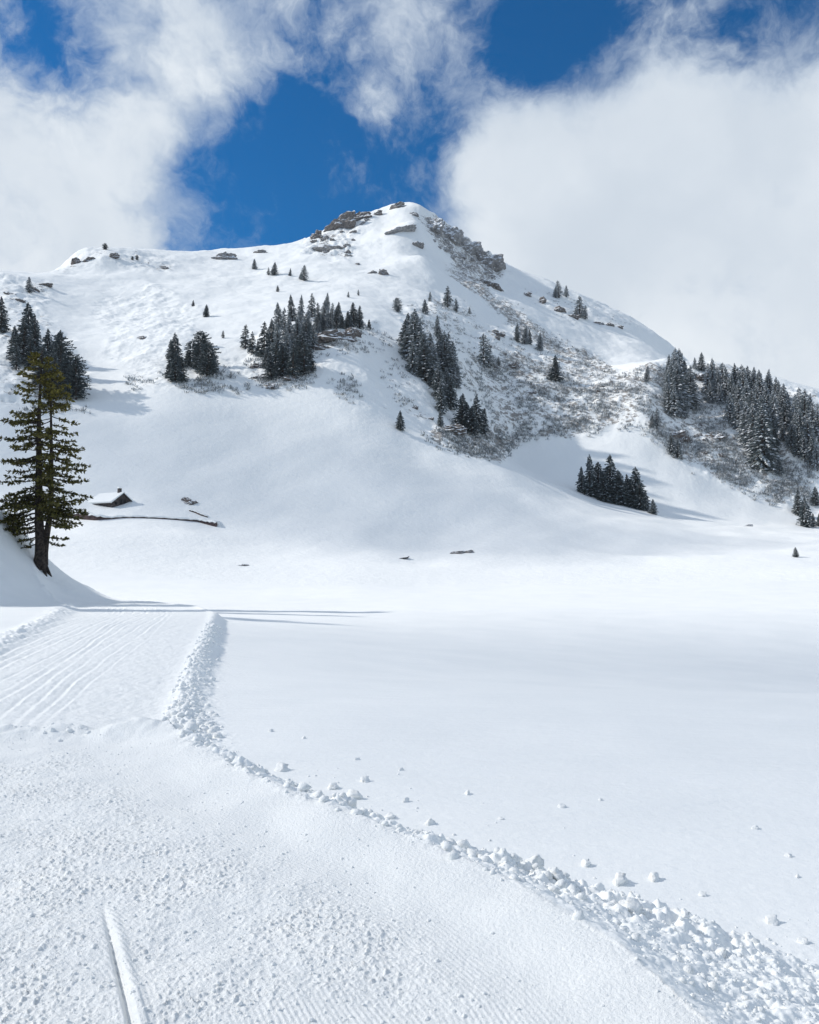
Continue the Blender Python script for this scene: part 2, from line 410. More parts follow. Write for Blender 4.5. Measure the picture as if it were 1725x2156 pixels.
# outside on the right: berm and drop to the snow field
Wd = 2.7 - 1.9 * sstep(3.8, 8.2, YY)
rag = .16 * nR(1, 60, XX * 1.3, YY * 1.3, 71) + .07 * nR(1, 60, XX * 4, YY * 4, 72)
fl = np.clip((d + rag * .5) / Wd, 0, 1); wq = sstep(5.0, 8.0, YY)
f = sstep(0, 1, fl) * wq + (fl - .12 * np.sin(2 * np.pi * fl) / (2 * np.pi)) * (1 - wq)
hb = .03 * wnear + .11 * (1 - wnear) * (1 - .4 * sstep(14, 30, YY))
berm = hb * np.exp(-((d - .22) / .27) ** 2)
rn_ = 1 - sstep(3.6, 7.5, YY)
rub = np.exp(-((d - .32 - .85 * rn_) / (.40 + .85 * rn_)) ** 2) * sstep(-.15, .15, d + rag)
nr_ = 1 - sstep(3.6, 5.0, YY)
rubble = (np.abs(fR(1, 60, XX, YY, .34, 4, 81, .6)) * (.17 - .125 * nr_) * (1 - .5 * sstep(9, 16, YY)) + fR(1, 60, XX, YY, .11, 3, 85, .6) * (.045 - .02 * nr_) * (1 - .4 * sstep(9, 16, YY)) + nr_ * .022 * np.abs(fR(1, 9, XX * 1.6 - YY * .3, YY, .13, 3, 87, .6))) * rub * (1 - .4 * sstep(12, 30, YY))
zout = zp * (1 - f) + lake * f + lip * wnear * (1 - f) + surf * (1 - f) * .4
Z = np.where(d < 0, zin, zout) + rubble + np.where(YY > 8, berm, berm * .6)
# outside on the left
wl = sstep(0, .8, e)
zl = np.interp(YY, [0, 20, 40, 60], [-1.9, -2.25, -2.3, -3.0]) + .05 * fR(1, 70, XX, YY, 5, 2, 91)
Z = Z * (1 - wl) + zl * wl + .22 * np.exp(-((e - .2) / .4) ** 2) * (.6 + .8 * np.abs(fR(6, 70, XX, YY, .5, 3, 93))) * (YY > 6)
# the bank on the left
dx = np.clip(-21.1 - XX + .5 * nR(30, 80, XX * .25, YY * .25, 95), 0, None)
bank = np.where(dx < 8, .085 * dx * dx, 5.44 + 1.1 * (dx - 8)); bank = np.minimum(bank, 9 + .15 * dx)
bank *= sstep(35, 47, YY) * (1 - sstep(59, 74, YY))
bank += .12 * fR(30, 80, XX, YY, 2.0, 4, 97) * sstep(.1, 1.2, bank)
Z = np.where(YY > 62, Z * (1 - sstep(62, 76, YY)) + lake * sstep(62, 76, YY), Z) + bank

tf = far_t(U[YY[:, 0] > 84], YY[YY[:, 0] > 84])
zf = np.zeros_like(Z); zf[YY[:, 0] > 84] = tf * YY[YY[:, 0] > 84]
Z = np.where(YY > 86, Z * (1 - sstep(88, 112, YY)) + zf * sstep(88, 112, YY), Z)

# photo position of every terrain point, used to say where scrub and bare ground grow on the slopes
def proj(X, Y, Zr):
    c, s = math.cos(PITCH), math.sin(PITCH)
    dep = Y * c + Zr * s
    return CX + F * X / dep, CY - F * (-Y * s + Zr * c) / dep


def inpoly(px, py, poly, soft=0):
    r = np.zeros(px.shape, bool); n = len(poly)
    for i in range(n):
        (x0, y0), (x1, y1) = poly[i], poly[(i + 1) % n]
        if y0 == y1: continue
        c = ((y0 > py) != (y1 > py)) & (px < (x1 - x0) * (py - y0) / (y1 - y0) + x0)
        r ^= c
    return r


PX, PY = proj(XX, YY, Z)
PXn = PX + 26 * fR(110, 800, XX, YY, 22, 3, 201); PYn = PY + 22 * fR(110, 800, XX, YY, 22, 3, 205)
BARE = [  # polygon, bareness, roughness in metres
    ([(960, 770), (1060, 740), (1180, 770), (1300, 790), (1400, 765), (1420, 850), (1340, 900), (1240, 915), (1090, 930), (1040, 900), (1000, 830)], .50, 1.3),
    ([(930, 545), (1010, 590), (1130, 680), (1300, 780), (1290, 800), (1180, 760), (1080, 690), (960, 600)], .60, 1.8),
    ([(1400, 850), (1450, 800), (1560, 860), (1725, 960), (1700, 1075), (1640, 1066), (1560, 1035), (1430, 965), (1340, 905)], .52, 1.5),
    ([(900, 890), (960, 880), (1060, 900), (1090, 945), (1060, 972), (980, 962), (905, 930)], .62, 1.6),
    ([(840, 640), (960, 620), (1010, 680), (1120, 700), (1200, 780), (1050, 760), (1000, 830), (940, 860), (900, 800), (850, 760)], .34, 1.4),
    ([(880, 448), (930, 462), (1005, 515), (1070, 575), (1030, 610), (970, 575), (905, 500)], .62, 3.4),  # frosted rock right of the summit, plus that face's shade painted as bareness
    ([(510, 690), (790, 680), (780, 720), (660, 745), (650, 800), (560, 825), (515, 780)], .42, 1.2),
    ([(640, 490), (760, 445), (800, 445), (740, 490), (740, 545), (640, 545)], .38, 2.0),
    ([(0, 580), (110, 590), (100, 640), (180, 760), (170, 860), (0, 860)], .30, 1.0),
    ([(130, 525), (360, 530), (370, 575), (230, 560), (110, 575)], .30, 1.0),
    ([(1400, 740), (1725, 830), (1725, 960), (1560, 860), (1450, 800), (1400, 800)], .45, 1.5),
    ([(270, 760), (520, 750), (530, 815), (420, 830), (270, 810)], .26, .8),
    ([(1100, 590), (1330, 650), (1330, 700), (1200, 690), (1100, 640)], .25, .8),
    ([(660, 770), (720, 740), (900, 800), (920, 930), (840, 860), (740, 860)], .20, .6),
    ([(190, 640), (320, 590), (430, 640), (400, 760), (240, 760)], .12, .8),
]
bare = np.zeros_like(Z); rough = np.zeros_like(Z)
mrow = YY > 120
for poly, bv, rv in BARE:
    m = inpoly(PXn, PYn, poly) & mrow
    bare[m] = np.maximum(bare[m], bv); rough[m] = np.maximum(rough[m], rv)


def blur(A, n=6):
    for _ in range(n):
        A = A.copy(); A[1:-1] = (A[:-2] + 2 * A[1:-1] + A[2:]) / 4
        A[:, 1:-1] = (A[:, :-2] + 2 * A[:, 1:-1] + A[:, 2:]) / 4
    return A


bare = blur(bare, 8); rough = blur(rough, 14)
hill = sstep(112, 150, YY)
upper = sstep(830, 740, PY) * hill
Z += hill * (.30 * fR(110, 800, XX, YY, 34, 3, 301)) + upper * (2.6 * fR(110, 800, XX, YY, 75, 3, 305) + .9 * fR(110, 800, XX, YY, 18, 4, 309) * (YY / 300))
Z += rough * (fR(110, 800, XX, YY, 16, 5, 313, .55) * 1.5 + .7 * fR(110, 800, XX, YY, 9, 4, 317, .6, True) - .2)
# soft drifts on the lower slope and the far edge of the field
Z += sstep(70, 95, YY) * (1 - sstep(150, 200, YY)) * .30 * fR(68, 205, XX * .35, YY, 13, 2, 321)
Z += sstep(840, 900, PY) * hill * 1.4 * fR(110, 800, XX * .8 - YY * .5, YY * .5 + XX * .4, 26, 3, 325)
T = Z / YY
ZW = Z + CZ
VERT = np.stack([XX, YY, ZW], 2)

du = np.zeros_like(VERT); dv = np.zeros_like(VERT)
du[:, 1:-1] = VERT[:, 2:] - VERT[:, :-2]; du[:, 0] = VERT[:, 1] - VERT[:, 0]; du[:, -1] = VERT[:, -1] - VERT[:, -2]
dv[1:-1] = VERT[2:] - VERT[:-2]; dv[0] = VERT[1] - VERT[0]; dv[-1] = VERT[-1] - VERT[-2]
NRM = np.cross(du, dv); NRM /= np.linalg.norm(NRM, axis=2, keepdims=True)

ii = np.arange(NR * NC).reshape(NR, NC)
quads = np.stack([ii[:-1, :-1], ii[:-1, 1:], ii[1:, 1:], ii[1:, :-1]], 2)
fd = (d[:-1, :-1] + d[1:, 1:]) / 2; fe = (e[:-1, :-1] + e[1:, 1:]) / 2; fy = YY[:-1, :-1]; fb = bank[:-1, :-1]
shore = 108 + 5 * noise2(XX[:-1, :-1] / 25, YY[:-1, :-1] / 25, 401)
reg = np.full(fd.shape, 1)
reg[(fd < .02) & (fe < .02) & (fy < 46)] = 0
reg[(fb > .12) & (fy < 76)] = 2
reg[fy > shore] = 3
for k, (nm, mat, lab) in enumerate([('groomed_path', M_PISTE, 'groomed snow path curving left between crumbly edges'),
                                    ('snow_field', M_FIELD, 'smooth untouched snow field filling the valley floor'),
                                    ('snow_bank', M_FIELD, 'steep shaded snow bank at the left edge'),
                                    ('mountain', M_MOUNT, 'snow covered mountain with a pointed rocky summit')]):
    q = quads[reg == k]; used, inv = np.unique(q.ravel(), return_inverse=True)
    at = {'bare': bare.reshape(-1)[used]} if k == 3 else None
    me = mesh_np(nm, VERT.reshape(-1, 3)[used], inv.reshape(-1, 4), mat, True, at, None, NRM.reshape(-1, 3)[used])
    link(nm, me, kind='structure', label=lab)

# running maximum of the view slope: finds the first terrain point a direction meets
TC = T[:, :]


def ground(px, py):
    """terrain point seen at a photo position (None above the skyline)"""
    u, t = pix(px, py)
    j = np.interp(u, uc, np.arange(NC)); j0 = int(min(NC - 2, max(0, math.floor(j)))); w = j - j0
    col = TC[:, j0] * (1 - w) + TC[:, j0 + 1] * w
    hit = np.nonzero(col >= t)[0]
    if len(hit) == 0:
        k = int(np.argmax(np.where(yr > 100, col, -9))); Y = yr[k]; return Vector((u * Y, Y, col[k] * Y + CZ))
    k = hit[0]
    if k == 0: Y = yr[0]
    else:
        c0, c1 = col[k - 1], col[k]; s = (t - c0) / max(1e-9, c1 - c0); Y = yr[k - 1] + s * (yr[k] - yr[k - 1])
    return Vector((u * Y, Y, t * Y + CZ))


def height(X, Y):
    u = X / Y
    j = np.interp(u, uc, np.arange(NC)); i = np.interp(Y, yr, np.arange(NR))
    j0 = int(min(NC - 2, j)); i0 = int(min(NR - 2, i)); a, b = j - j0, i - i0
    return float((ZW[i0, j0] * (1 - a) + ZW[i0, j0 + 1] * a) * (1 - b) + (ZW[i0 + 1, j0] * (1 - a) + ZW[i0 + 1, j0 + 1] * a) * b)


# ------------------------------------------------------------------ far spruces
def spruce_meshes(seed, kind):
    """unit-height conifer: kind 0 slim, 1 full, 2 ragged, 3 round-headed"""
    r = random.Random(seed)
    V = []; Fc = []; fr = []; tn = []
    base = {0: .07, 1: .05, 2: .11, 3: .10}[kind]; R = {0: .150, 1: .18, 2: .16, 3: .21}[kind]
    lev = {0: 30, 1: 30, 2: 24, 3: 24}[kind]
    for i in range(lev):
        s = i / (lev - 1); z = base + (0.985 - base) * s ** .92
        if kind == 3: prof = R * (math.sqrt(max(0, 1 - (abs(s - .42) / .60) ** 2.2)) * .92 + .03)
        else: prof = R * (1 - s) ** (.80 if kind != 2 else .7) * min(1, .62 + s * 2.4) + .008
        nb = max(3, int(9 - 4 * s)); ph = r.random() * 6.28
        for k in range(nb):
            if r.random() < (.25 if kind == 2 else .10): continue
            an = ph + 6.283 * k / nb + r.uniform(-.3, .3); L = prof * r.uniform(.62, 1.18)
            dr = r.uniform(.25, .6) * (1 - .9 * s) - (.25 if kind == 3 else 0)
            ca, sa = math.cos(an), math.sin(an)
            ns = 2 if L < .04 else 3 if L < .09 else 4
            for j in range(ns):
                q0 = .18 + .82 * j / ns; q1 = q0 + .82 / ns * 1.6
                for sgn in (-1, 1):
                    wd = r.uniform(.016, .034) * (1.25 - .4 * s)
                    da = sgn * r.uniform(.1, .55); cb, sb = math.cos(an + da), math.sin(an + da)
                    p0 = (ca * L * q0, sa * L * q0, z - dr * L * q0 * q0)
                    p1 = (p0[0] + cb * L * (q1 - q0), p0[1] + sb * L * (q1 - q0), z - dr * L * q1 * q1 + r.uniform(-.02, .01))
                    mx, my, mz = [(a + b) / 2 for a, b in zip(p0, p1)]
                    b = len(V)
                    V += [p0, (mx - sb * wd * .5, my + cb * wd * .5, mz - r.uniform(0, .014)), p1, (mx + sb * wd * .5, my - cb * wd * .5, mz - r.uniform(0.002, .022))]
                    Fc.append((b, b + 1, b + 2, b + 3)); fr.append(r.random() * .75 + (.25 if q1 > .75 else 0)); tn.append(min(1, r.random() * .6 + .5 * q0))
                    # hanging twigs below the branch
                    b = len(V); hz = r.uniform(.012, .034)
                    V += [p0, p1, (mx, my, mz - hz)]; V.append((mx - ca * .008, my - sa * .008, mz - hz * .5))
                    Fc.append((b, b + 1, b + 2, b + 3)); fr.append(r.random() * .35); tn.append(r.random() * .5)
    crown = mesh_np('crown', V, Fc, M_SPRUCE, False, None, {'frost': fr, 'tone': tn})
    m = MB(); m.tube([(0, 0, -.06), (0, 0, .3), (0, 0, .7), (0, 0, .97)], [.020, .015, .008, .002], 6)
    tr = bpy.data.meshes.new('trunk'); tr.from_pydata(m.v, [], m.f); tr.materials.append(M_FARBARK)
    return crown, tr


KINDS = {0: [spruce_meshes(s, 0) for s in (1, 2, 3, 11, 12)], 1: [spruce_meshes(s, 1) for s in (4, 5, 6, 13)], 2: [spruce_meshes(s, 2) for s in (7, 8, 14)], 3: [spruce_meshes(s, 3) for s in (9, 10)]}


def spruce(px, ptop, pbase, kind, frost, label, group, stretch=1.0, name='spruce_tree'):
    g = ground(px, pbase)
    H = max(1.2, (pbase - ptop) / F * g.y)
    rt = empty(name, (g.x, g.y, g.z - .02 * H), random.uniform(0, 6.28), label=label, category='tree')
    if group: rt['group'] = group
    rt.scale = (H * stretch * 1.42, H * stretch * random.uniform(1.25, 1.55), H * random.uniform(.94, 1.12))
    rt.rotation_euler = (random.gauss(0, .035), random.gauss(0, .035), rt.rotation_euler[2])
    cm, tm = random.choice(KINDS[kind])
    c = link('crown', cm, rt); c.color = (frost, 0, 0, 1)
    link('trunk', tm, rt)
    return rt


# crops of the photograph the positions were read in -> common photo positions
def C1(x, a, b): return x * .3418, 379 + a * .3418, 379 + b * .3418
def C2(x, a, b): return 421 + x * .3906, 379 + a * .3906, 379 + b * .3906
def C3(x, a, b): return 926.5 + x * .4629, 505.4 + a * .4629, 505.4 + b * .4629


ORD = ['leftmost', 'second', 'third', 'fourth', 'fifth', 'sixth', 'seventh', 'eighth', 'ninth', 'tenth', 'eleventh', 'twelfth', 'thirteenth', 'fourteenth', 'fifteenth', 'sixteenth']


def stand(conv, items, what, where, group, kinds, frost, stretch=1.0):
    items = sorted(items)
    for i, (x, a, b) in enumerate(items):
        if len(items) == 1: lab = f'{what} {where}'
        elif i == 0: lab = f'{what}, leftmost {where}'
        elif i == len(items) - 1: lab = f'{what}, rightmost {where}'
        else: lab = f'{what}, {ORD[i]} from left {where}'
        spruce(*conv(x, a, b), random.choice(kinds), frost + (.22 if frost > .07 else .10) + random.uniform(-.09, .09), lab, group, stretch * random.uniform(.9, 1.15))


G_A = 'spruces in the stand above the dark rock band'
stand(C2, [(425, 640, 800), (500, 600, 760), (545, 620, 740), (605, 605, 740), (630, 650, 790), (685, 605, 700), (715, 650, 760)], 'slim snow dusted spruce', 'in upper row of central stand', G_A, [0, 1, 2], .10)
stand(C2, [(735, 680, 800), (765, 720, 800), (800, 700, 800), (830, 645, 790), (860, 680, 800), (912, 745, 808)], 'dark spruce', 'on the rock edge right of central stand', G_A, [0, 1, 2], .05, 1.2)
stand(C2, [(245, 775, 910), (280, 800, 940), (312, 850, 950), (345, 755, 960), (388, 732, 920)], 'dark spruce', 'at left end of central stand', G_A, [0, 1, 2], .04)
stand(C2, [(430, 740, 980), (470, 800, 1000), (482, 740, 900), (520, 715, 960), (570, 700, 930), (610, 760, 900), (642, 760, 835), (665, 720, 810), (690, 690, 800)], 'tall dusted spruce', 'in middle row of central stand', G_A, [0, 1, 1], .08)
stand(C2, [(355, 890, 1015), (385, 930, 1075), (405, 860, 1060), (450, 870, 1062), (500, 860, 1070), (545, 800, 1010), (560, 880, 1055), (595, 895, 1035)], 'dense dark spruce', 'in front row of central stand', G_A, [1, 1, 2], .02, 1.15)
stand(C2, [(455, 680, 860), (540, 690, 860), (590, 680, 840), (640, 690, 820), (668, 650, 780), (705, 700, 800), (745, 650, 770)], 'dusted spruce', 'filling the inside of central stand', G_A, [0, 1, 2], .09)
G_B = 'spruces running down the gully right of centre'
stand(C2, [(1100, 740, 900), (1122, 690, 900), (1160, 700, 1000), (1192, 720, 1030), (1145, 850, 1040), (1240, 810, 1000)], 'dusted green spruce', 'in upper clump of centre gully', G_B, [0, 1], .10, 1.1)
stand(C2, [(1215, 790, 1080), (1280, 720, 850), (1300, 800, 960), (1322, 820, 1080), (1362, 870, 1100), (1382, 980, 1120)], 'tall dusted spruce', 'in right clump of centre gully', G_B, [0, 1], .12, 1.1)
stand(C2, [(1250, 960, 1120), (1290, 980, 1185), (1330, 1020, 1190), (1352, 1050, 1235), (1302, 1080, 1255), (1298, 1230, 1330)], 'narrow dark spruce', 'in lower tail of centre gully', G_B, [0, 1], .05)
stand(C2, [(1412, 1130, 1340), (1440, 1180, 1350), (1465, 1210, 1370), (1492, 1170, 1360), (1522, 1230, 1372)], 'nearly black spruce', 'in clump at foot of centre gully', G_B, [1, 1], -.05, 1.25)
stand(C2, [(1115, 790, 960), (1180, 770, 1000), (1208, 850, 1060), (1262, 860, 1090), (1300, 870, 1060), (1340, 830, 1030), (1355, 930, 1110)], 'dusted green spruce', 'filling the inside of centre gully', G_B, [0, 1, 2], .10, 1.1)
G_S = 'scattered spruces on the open mountainside'
stand(C2, [(1068, 630, 712)], 'small round headed spruce', 'just above the gully spruces', G_S, [3], .10)
stand(C2, [(1215, 640, 720), (1240, 600, 655), (1335, 568, 685), (1382, 630, 712), (1455, 680, 722)], 'small frosted spruce', 'in loose row above centre gully', G_S, [1, 2], .16, 1.2)
stand(C2, [(1530, 825, 1010), (1557, 880, 1012), (1612, 945, 1000)], 'frosted spruce', 'in trio right of centre gully', G_S, [1, 2], .12, 1.1)
stand(C2, [(1080, 1240, 1348)], 'single small dark spruce standing alone on the', 'smooth slope below the gully', G_S, [1], -.02, 1.3)
stand(C2, [(295, 415, 480), (370, 465, 512), (400, 435, 512), (486, 475, 516), (545, 490, 535), (562, 450, 542)], 'tiny frosted spruce', 'in row below the left crags', G_S, [2, 1], .15, 1.25)
stand(C2, [(420, 562, 602)], 'tiny dark spruce alone', 'above the central stand', G_S, [2], .05, 1.2)
stand(C2, [(800, 597, 632), (855, 590, 622)], 'tiny frosted spruce', 'of pair on snow under the summit', G_S, [2], .15, 1.2)
stand(C2, [(20, 812, 900), (35, 668, 738), (125, 808, 852)], 'small dark spruce', 'scattered left of central stand', G_S, [2, 1], .02, 1.2)
stand(C1, [(1040, 1095, 1222), (1052, 968, 1100), (1085, 948, 1150), (1080, 1030, 1242), (1122, 1075, 1242), (1152, 1045, 1160)], 'dark spruce', 'in left half of double clump', 'spruces of the double clump on the left slope', [1, 1], -.05, 1.1)
stand(C1, [(1190, 995, 1160), (1232, 1005, 1185), (1252, 925, 1130), (1272, 990, 1212), (1310, 1035, 1195)], 'dark full spruce', 'in right half of double clump', 'spruces of the double clump on the left slope', [1, 3], -.05, 1.2)
stand(C1, [(1190, 738, 778), (1270, 765, 842)], 'small dark spruce', 'of two on open left slope', G_S, [2, 1], .02, 1.3)
stand(C1, [(648, 385, 428)], 'tiny dark spruce on the skyline', 'of the left shoulder', G_S, [3], 0, 1.3)
stand(C1, [(815, 468, 492), (845, 458, 492)], 'tiny shrubby spruce', 'of pair below left shoulder skyline', G_S, [3], .05, 1.3)
stand(C1, [(180, 588, 695)], 'lone frosted spruce', 'at far left above the dark grove', G_S, [2], .08, 1.1)
G_L = 'spruces of the dark grove at the left edge'
stand(C1, [(8, 715, 935), (24, 850, 940), (95, 890, 1110), (100, 1000, 1170), (140, 850, 1130), (178, 735, 1010), (190, 950, 1160), (216, 830, 1060)], 'dark spruce', 'in left part of left grove', G_L, [1, 1, 2], -.06, 1.1)
stand(C1, [(250, 990, 1260), (292, 888, 1160), (330, 1050, 1330), (342, 910, 1190), (372, 955, 1260), (392, 1100, 1340), (310, 1150, 1350), (432, 1028, 1335), (468, 1085, 1352)], 'dark round headed pine', 'in right part of left grove', G_L, [3, 1, 3], -.08)
G_D = 'spruces of the small clump on the right valley slope'
stand(C3, [(645, 1035, 1150), (685, 988, 1165), (700, 1060, 1168), (722, 992, 1168), (750, 1040, 1190), (775, 982, 1192), (792, 1080, 1197), (810, 1030, 1200), (830, 1060, 1206), (860, 1070, 1202), (872, 1110, 1212), (890, 1032, 1216), (915, 1080, 1226), (936, 1140, 1232), (970, 1175, 1246)], 'nearly black spruce', 'of valley slope clump', G_D, [1, 1, 0], -.12, 1.25)
stand(C3, [(1630, 1140, 1250), (1665, 1175, 1305), (1700, 1240, 1306), (1708, 1118, 1206), (1724, 1235, 1302)], 'dark spruce', 'in group at right frame edge', G_D, [1, 0], -.05, 1.2)
stand(C3, [(1620, 1398, 1442)], 'tiny dark spruce alone on white snow', 'near the right frame edge', G_S, [1], -.05, 1.4)
stand(C3, [(525, 528, 642)], 'single dusted spruce', 'in the scrub below the gully line', G_S, [1], .06, 1.1)
stand(C3, [(350, 368, 462), (385, 383, 472), (410, 398, 474), (455, 418, 502)], 'frosted spruce', 'in short row on spur above scrub', G_S, [1, 0], .13, 1.1)
stand(C3, [(525, 208, 262), (542, 178, 262), (575, 198, 258)], 'heavily frosted spruce', 'in upper trio on right ridge', G_S, [1, 2], .22, 1.2)
stand(C3, [(620, 298, 352), (636, 248, 352), (660, 288, 360)], 'heavily frosted spruce', 'in lower trio on right ridge', G_S, [1, 2], .20, 1.2)
stand(C3, [(940, 572, 642), (965, 788, 852), (986, 762, 852), (1055, 868, 972), (1082, 898, 992)], 'small dusted spruce', 'scattered left of right forest', G_S, [2, 1], .08, 1.1)
G_R = 'spruces of the frosted forest on the right ridge'
stand(C3, [(1035, 600, 722), (1042, 518, 650), (1060, 490, 665), (1082, 538, 780), (1100, 485, 690), (1122, 540, 705), (1142, 560, 765), (1162, 528, 585), (1190, 508, 595)], 'tall frosted spruce', 'in left crest of right forest', G_R, [0, 0, 1, 2], .14, 1.05)
stand(C3, [(1050, 640, 792), (1068, 650, 800), (1092, 660, 805), (1116, 680, 812)], 'tall frosted spruce', 'in front of left crest of right forest', G_R, [0, 1, 2], .12)
stand(C3, [(1215, 558, 702), (1230, 640, 742), (1242, 535, 695), (1262, 560, 725), (1276, 650, 745), (1286, 540, 705), (1306, 578, 725)], 'frosted spruce', 'in middle crest of right forest', G_R, [0, 1, 2], .16)
stand(C3, [(1340, 640, 762), (1345, 550, 695), (1366, 578, 705), (1386, 560, 722), (1406, 568, 705), (1426, 570, 722), (1446, 588, 725), (1466, 580, 742)], 'frosted spruce', 'in long crest row of right forest', G_R, [0, 1, 2], .15)
stand(C3, [(1486, 590, 725), (1506, 608, 745), (1526, 618, 762), (1546, 640, 765), (1562, 650, 785), (1582, 680, 785), (1570, 700, 862)], 'frosted spruce', 'where forest crest steps down right', G_R, [0, 1, 2], .14)
stand(C3, [(1320, 680, 832), (1352, 718, 852), (1376, 728, 862), (1392, 800, 932), (1402, 718, 922), (1432, 738, 962), (1452, 718, 982)], 'tall frosted spruce', 'in lower left tongue of right forest', G_R, [0, 1, 2], .10)
stand(C3, [(1440, 840, 985), (1472, 758, 1042), (1482, 880, 1048), (1492, 778, 1005), (1512, 798, 965), (1546, 978, 1068)], 'tall dusted spruce', 'at tip of forest tongue', G_R, [0, 1, 2], .06)
stand(C3, [(1560, 820, 912), (1602, 820, 942), (1612, 700, 825), (1622, 758, 905), (1636, 668, 855), (1656, 688, 885), (1682, 698, 865), (1706, 718, 905), (1722, 738, 925)], 'frosted spruce', 'in upper rows at right frame edge', G_R, [0, 1, 2], .13)
stand(C3, [(1632, 830, 985), (1662, 860, 1005), (1692, 880, 1025), (1716, 898, 1048)], 'dusted spruce', 'in lowest row at right frame edge', G_R, [0, 1, 2], .09)

stand(C3, [(1050, 540, 700), (1075, 600, 780), (1110, 610, 790), (1130, 620, 770), (1250, 600, 720), (1320, 610, 740), (1360, 640, 780), (1400, 630, 800)], 'frosted spruce', 'filling the inside of right forest', G_R, [0, 1, 2], .15)
stand(C3, [(1420, 660, 840), (1450, 650, 800), (1490, 660, 820), (1520, 690, 840), (1415, 780, 940), (1455, 800, 980), (1640, 760, 920), (1680, 780, 950)], 'frosted spruce', 'in the inner rows of right forest', G_R, [0, 1, 2], .13)

# ------------------------------------------------------------------ scrub on the slopes (nobody could count it)
SCRUB = [  # polygon, count, blade length, clump spread
    ([(990, 790), (1060, 745), (1180, 775), (1300, 795), (1400, 770), (1420, 850), (1340, 900), (1240, 915), (1090, 930), (1040, 900)], 1500, 1.2),
    ([(1400, 860), (1450, 830), (1560, 900), (1725, 990), (1700, 1072), (1640, 1064), (1560, 1033), (1430, 963), (1350, 905)], 1500, 1.2),
    ([(900, 900), (960, 890), (1060, 905), (1085, 945), (1060, 968), (980, 960), (905, 928)], 420, .95, -.18),
    ([(1010, 600), (1130, 690), (1300, 780), (1290, 800), (1180, 755), (1090, 690)], 420, 1.3),
    ([(860, 650), (960, 640), (1010, 690), (1100, 710), (1180, 780), (1060, 750), (1000, 830), (950, 860)], 450, 1.1),
    ([(1400, 770), (1725, 850), (1725, 980), (1560, 890), (1450, 830)], 500, 1.2),
    ([(515, 770), (560, 740), (660, 760), (650, 810), (560, 822)], 220, 1.0),
    ([(640, 720), (790, 690), (860, 730), (760, 740), (660, 750)], 170, 1.0),
    ([(340, 785), (430, 775), (520, 790), (515, 820), (430, 825), (350, 810)], 150, 1.2),
    ([(690, 770), (760, 810), (740, 850), (690, 810)], 50, 1.1),
    ([(800, 760), (860, 750), (880, 870), (830, 850)], 60, .9),
    ([(270, 780), (340, 780), (340, 815), (270, 815)], 30, .9),
    ([(20, 820), (170, 790), (180, 870), (60, 870)], 160, 1.0),
    ([(1100, 600), (1330, 665), (1330, 700), (1150, 650)], 60, .8),
]
sv = []; sf = []; sfr = []; stn = []
for poly, cnt, bl, *fq in SCRUB:
    fq = fq[0] if fq else 0.0
    xs = [p[0] for p in poly]; ys = [p[1] for p in poly]; got = 0; tries = 0
    while got < cnt and tries < cnt * 6:
        tries += 1
        x, y = random.uniform(min(xs), max(xs)), random.uniform(min(ys), max(ys))
        if not inpoly(np.array([x]), np.array([y]), poly)[0]: continue
        g = ground(x + random.gauss(0, 9), y + random.gauss(0, 6))
        if g.y < 115: continue
        if float(noise2(np.array([g.x / 10.0]), np.array([g.y / 10.0]), 501)[0]) < random.uniform(-.22, .16): continue
        got += 1
        nbl = random.randint(9, 15); fz = random.random()
        for _ in range(nbl):
            an = random.uniform(0, 6.283); tilt = random.uniform(.1, 1.35); L = bl * random.uniform(.5, 1.25)
            ox, oy = random.uniform(-.7, .7), random.uniform(-.7, .7)
            b0 = Vector((g.x + ox, g.y + oy, g.z - .15)); tip = b0 + Vector((math.cos(an) * math.sin(tilt), math.sin(an) * math.sin(tilt), math.cos(tilt))) * L
            sd_ = Vector((-math.sin(an), math.cos(an), 0)) * random.uniform(.06, .16)
            b = len(sv); sv += [tuple(b0 - sd_ * .4), tuple(b0 + sd_ * .4), tuple(b0.lerp(tip, .6) + sd_), tuple(tip), tuple(b0.lerp(tip, .6) - sd_)]
            sf += [(b, b + 1, b + 2), (b, b + 2, b + 4), (b + 4, b + 2, b + 3)]
            q = random.random() * .8 + fz * .35 + fq
            sfr += [q * .7, q * .7, q]; tt = random.random() * (.45 if fq else 1); stn += [tt, tt, tt]
so = link('scrub', mesh_np('scrub', sv, sf, M_SCRUB, False, None, {'frost': sfr, 'tone': stn}), kind='stuff', label='low frosted brown scrub covering the steep slopes')
so.color = (.42, 0, 0, 1)


# ------------------------------------------------------------------ rocks
def ico(n):
    import bmesh
    bm = bmesh.new(); bmesh.ops.create_icosphere(bm, subdivisions=n, radius=1)
    v = np.array([p.co[:] for p in bm.verts]); f_ = np.array([[q.index for q in p.verts] for p in bm.faces]); bm.free()
    return v, f_


ICO1, ICO2, ICO3 = ico(1), ico(2), ico(3)


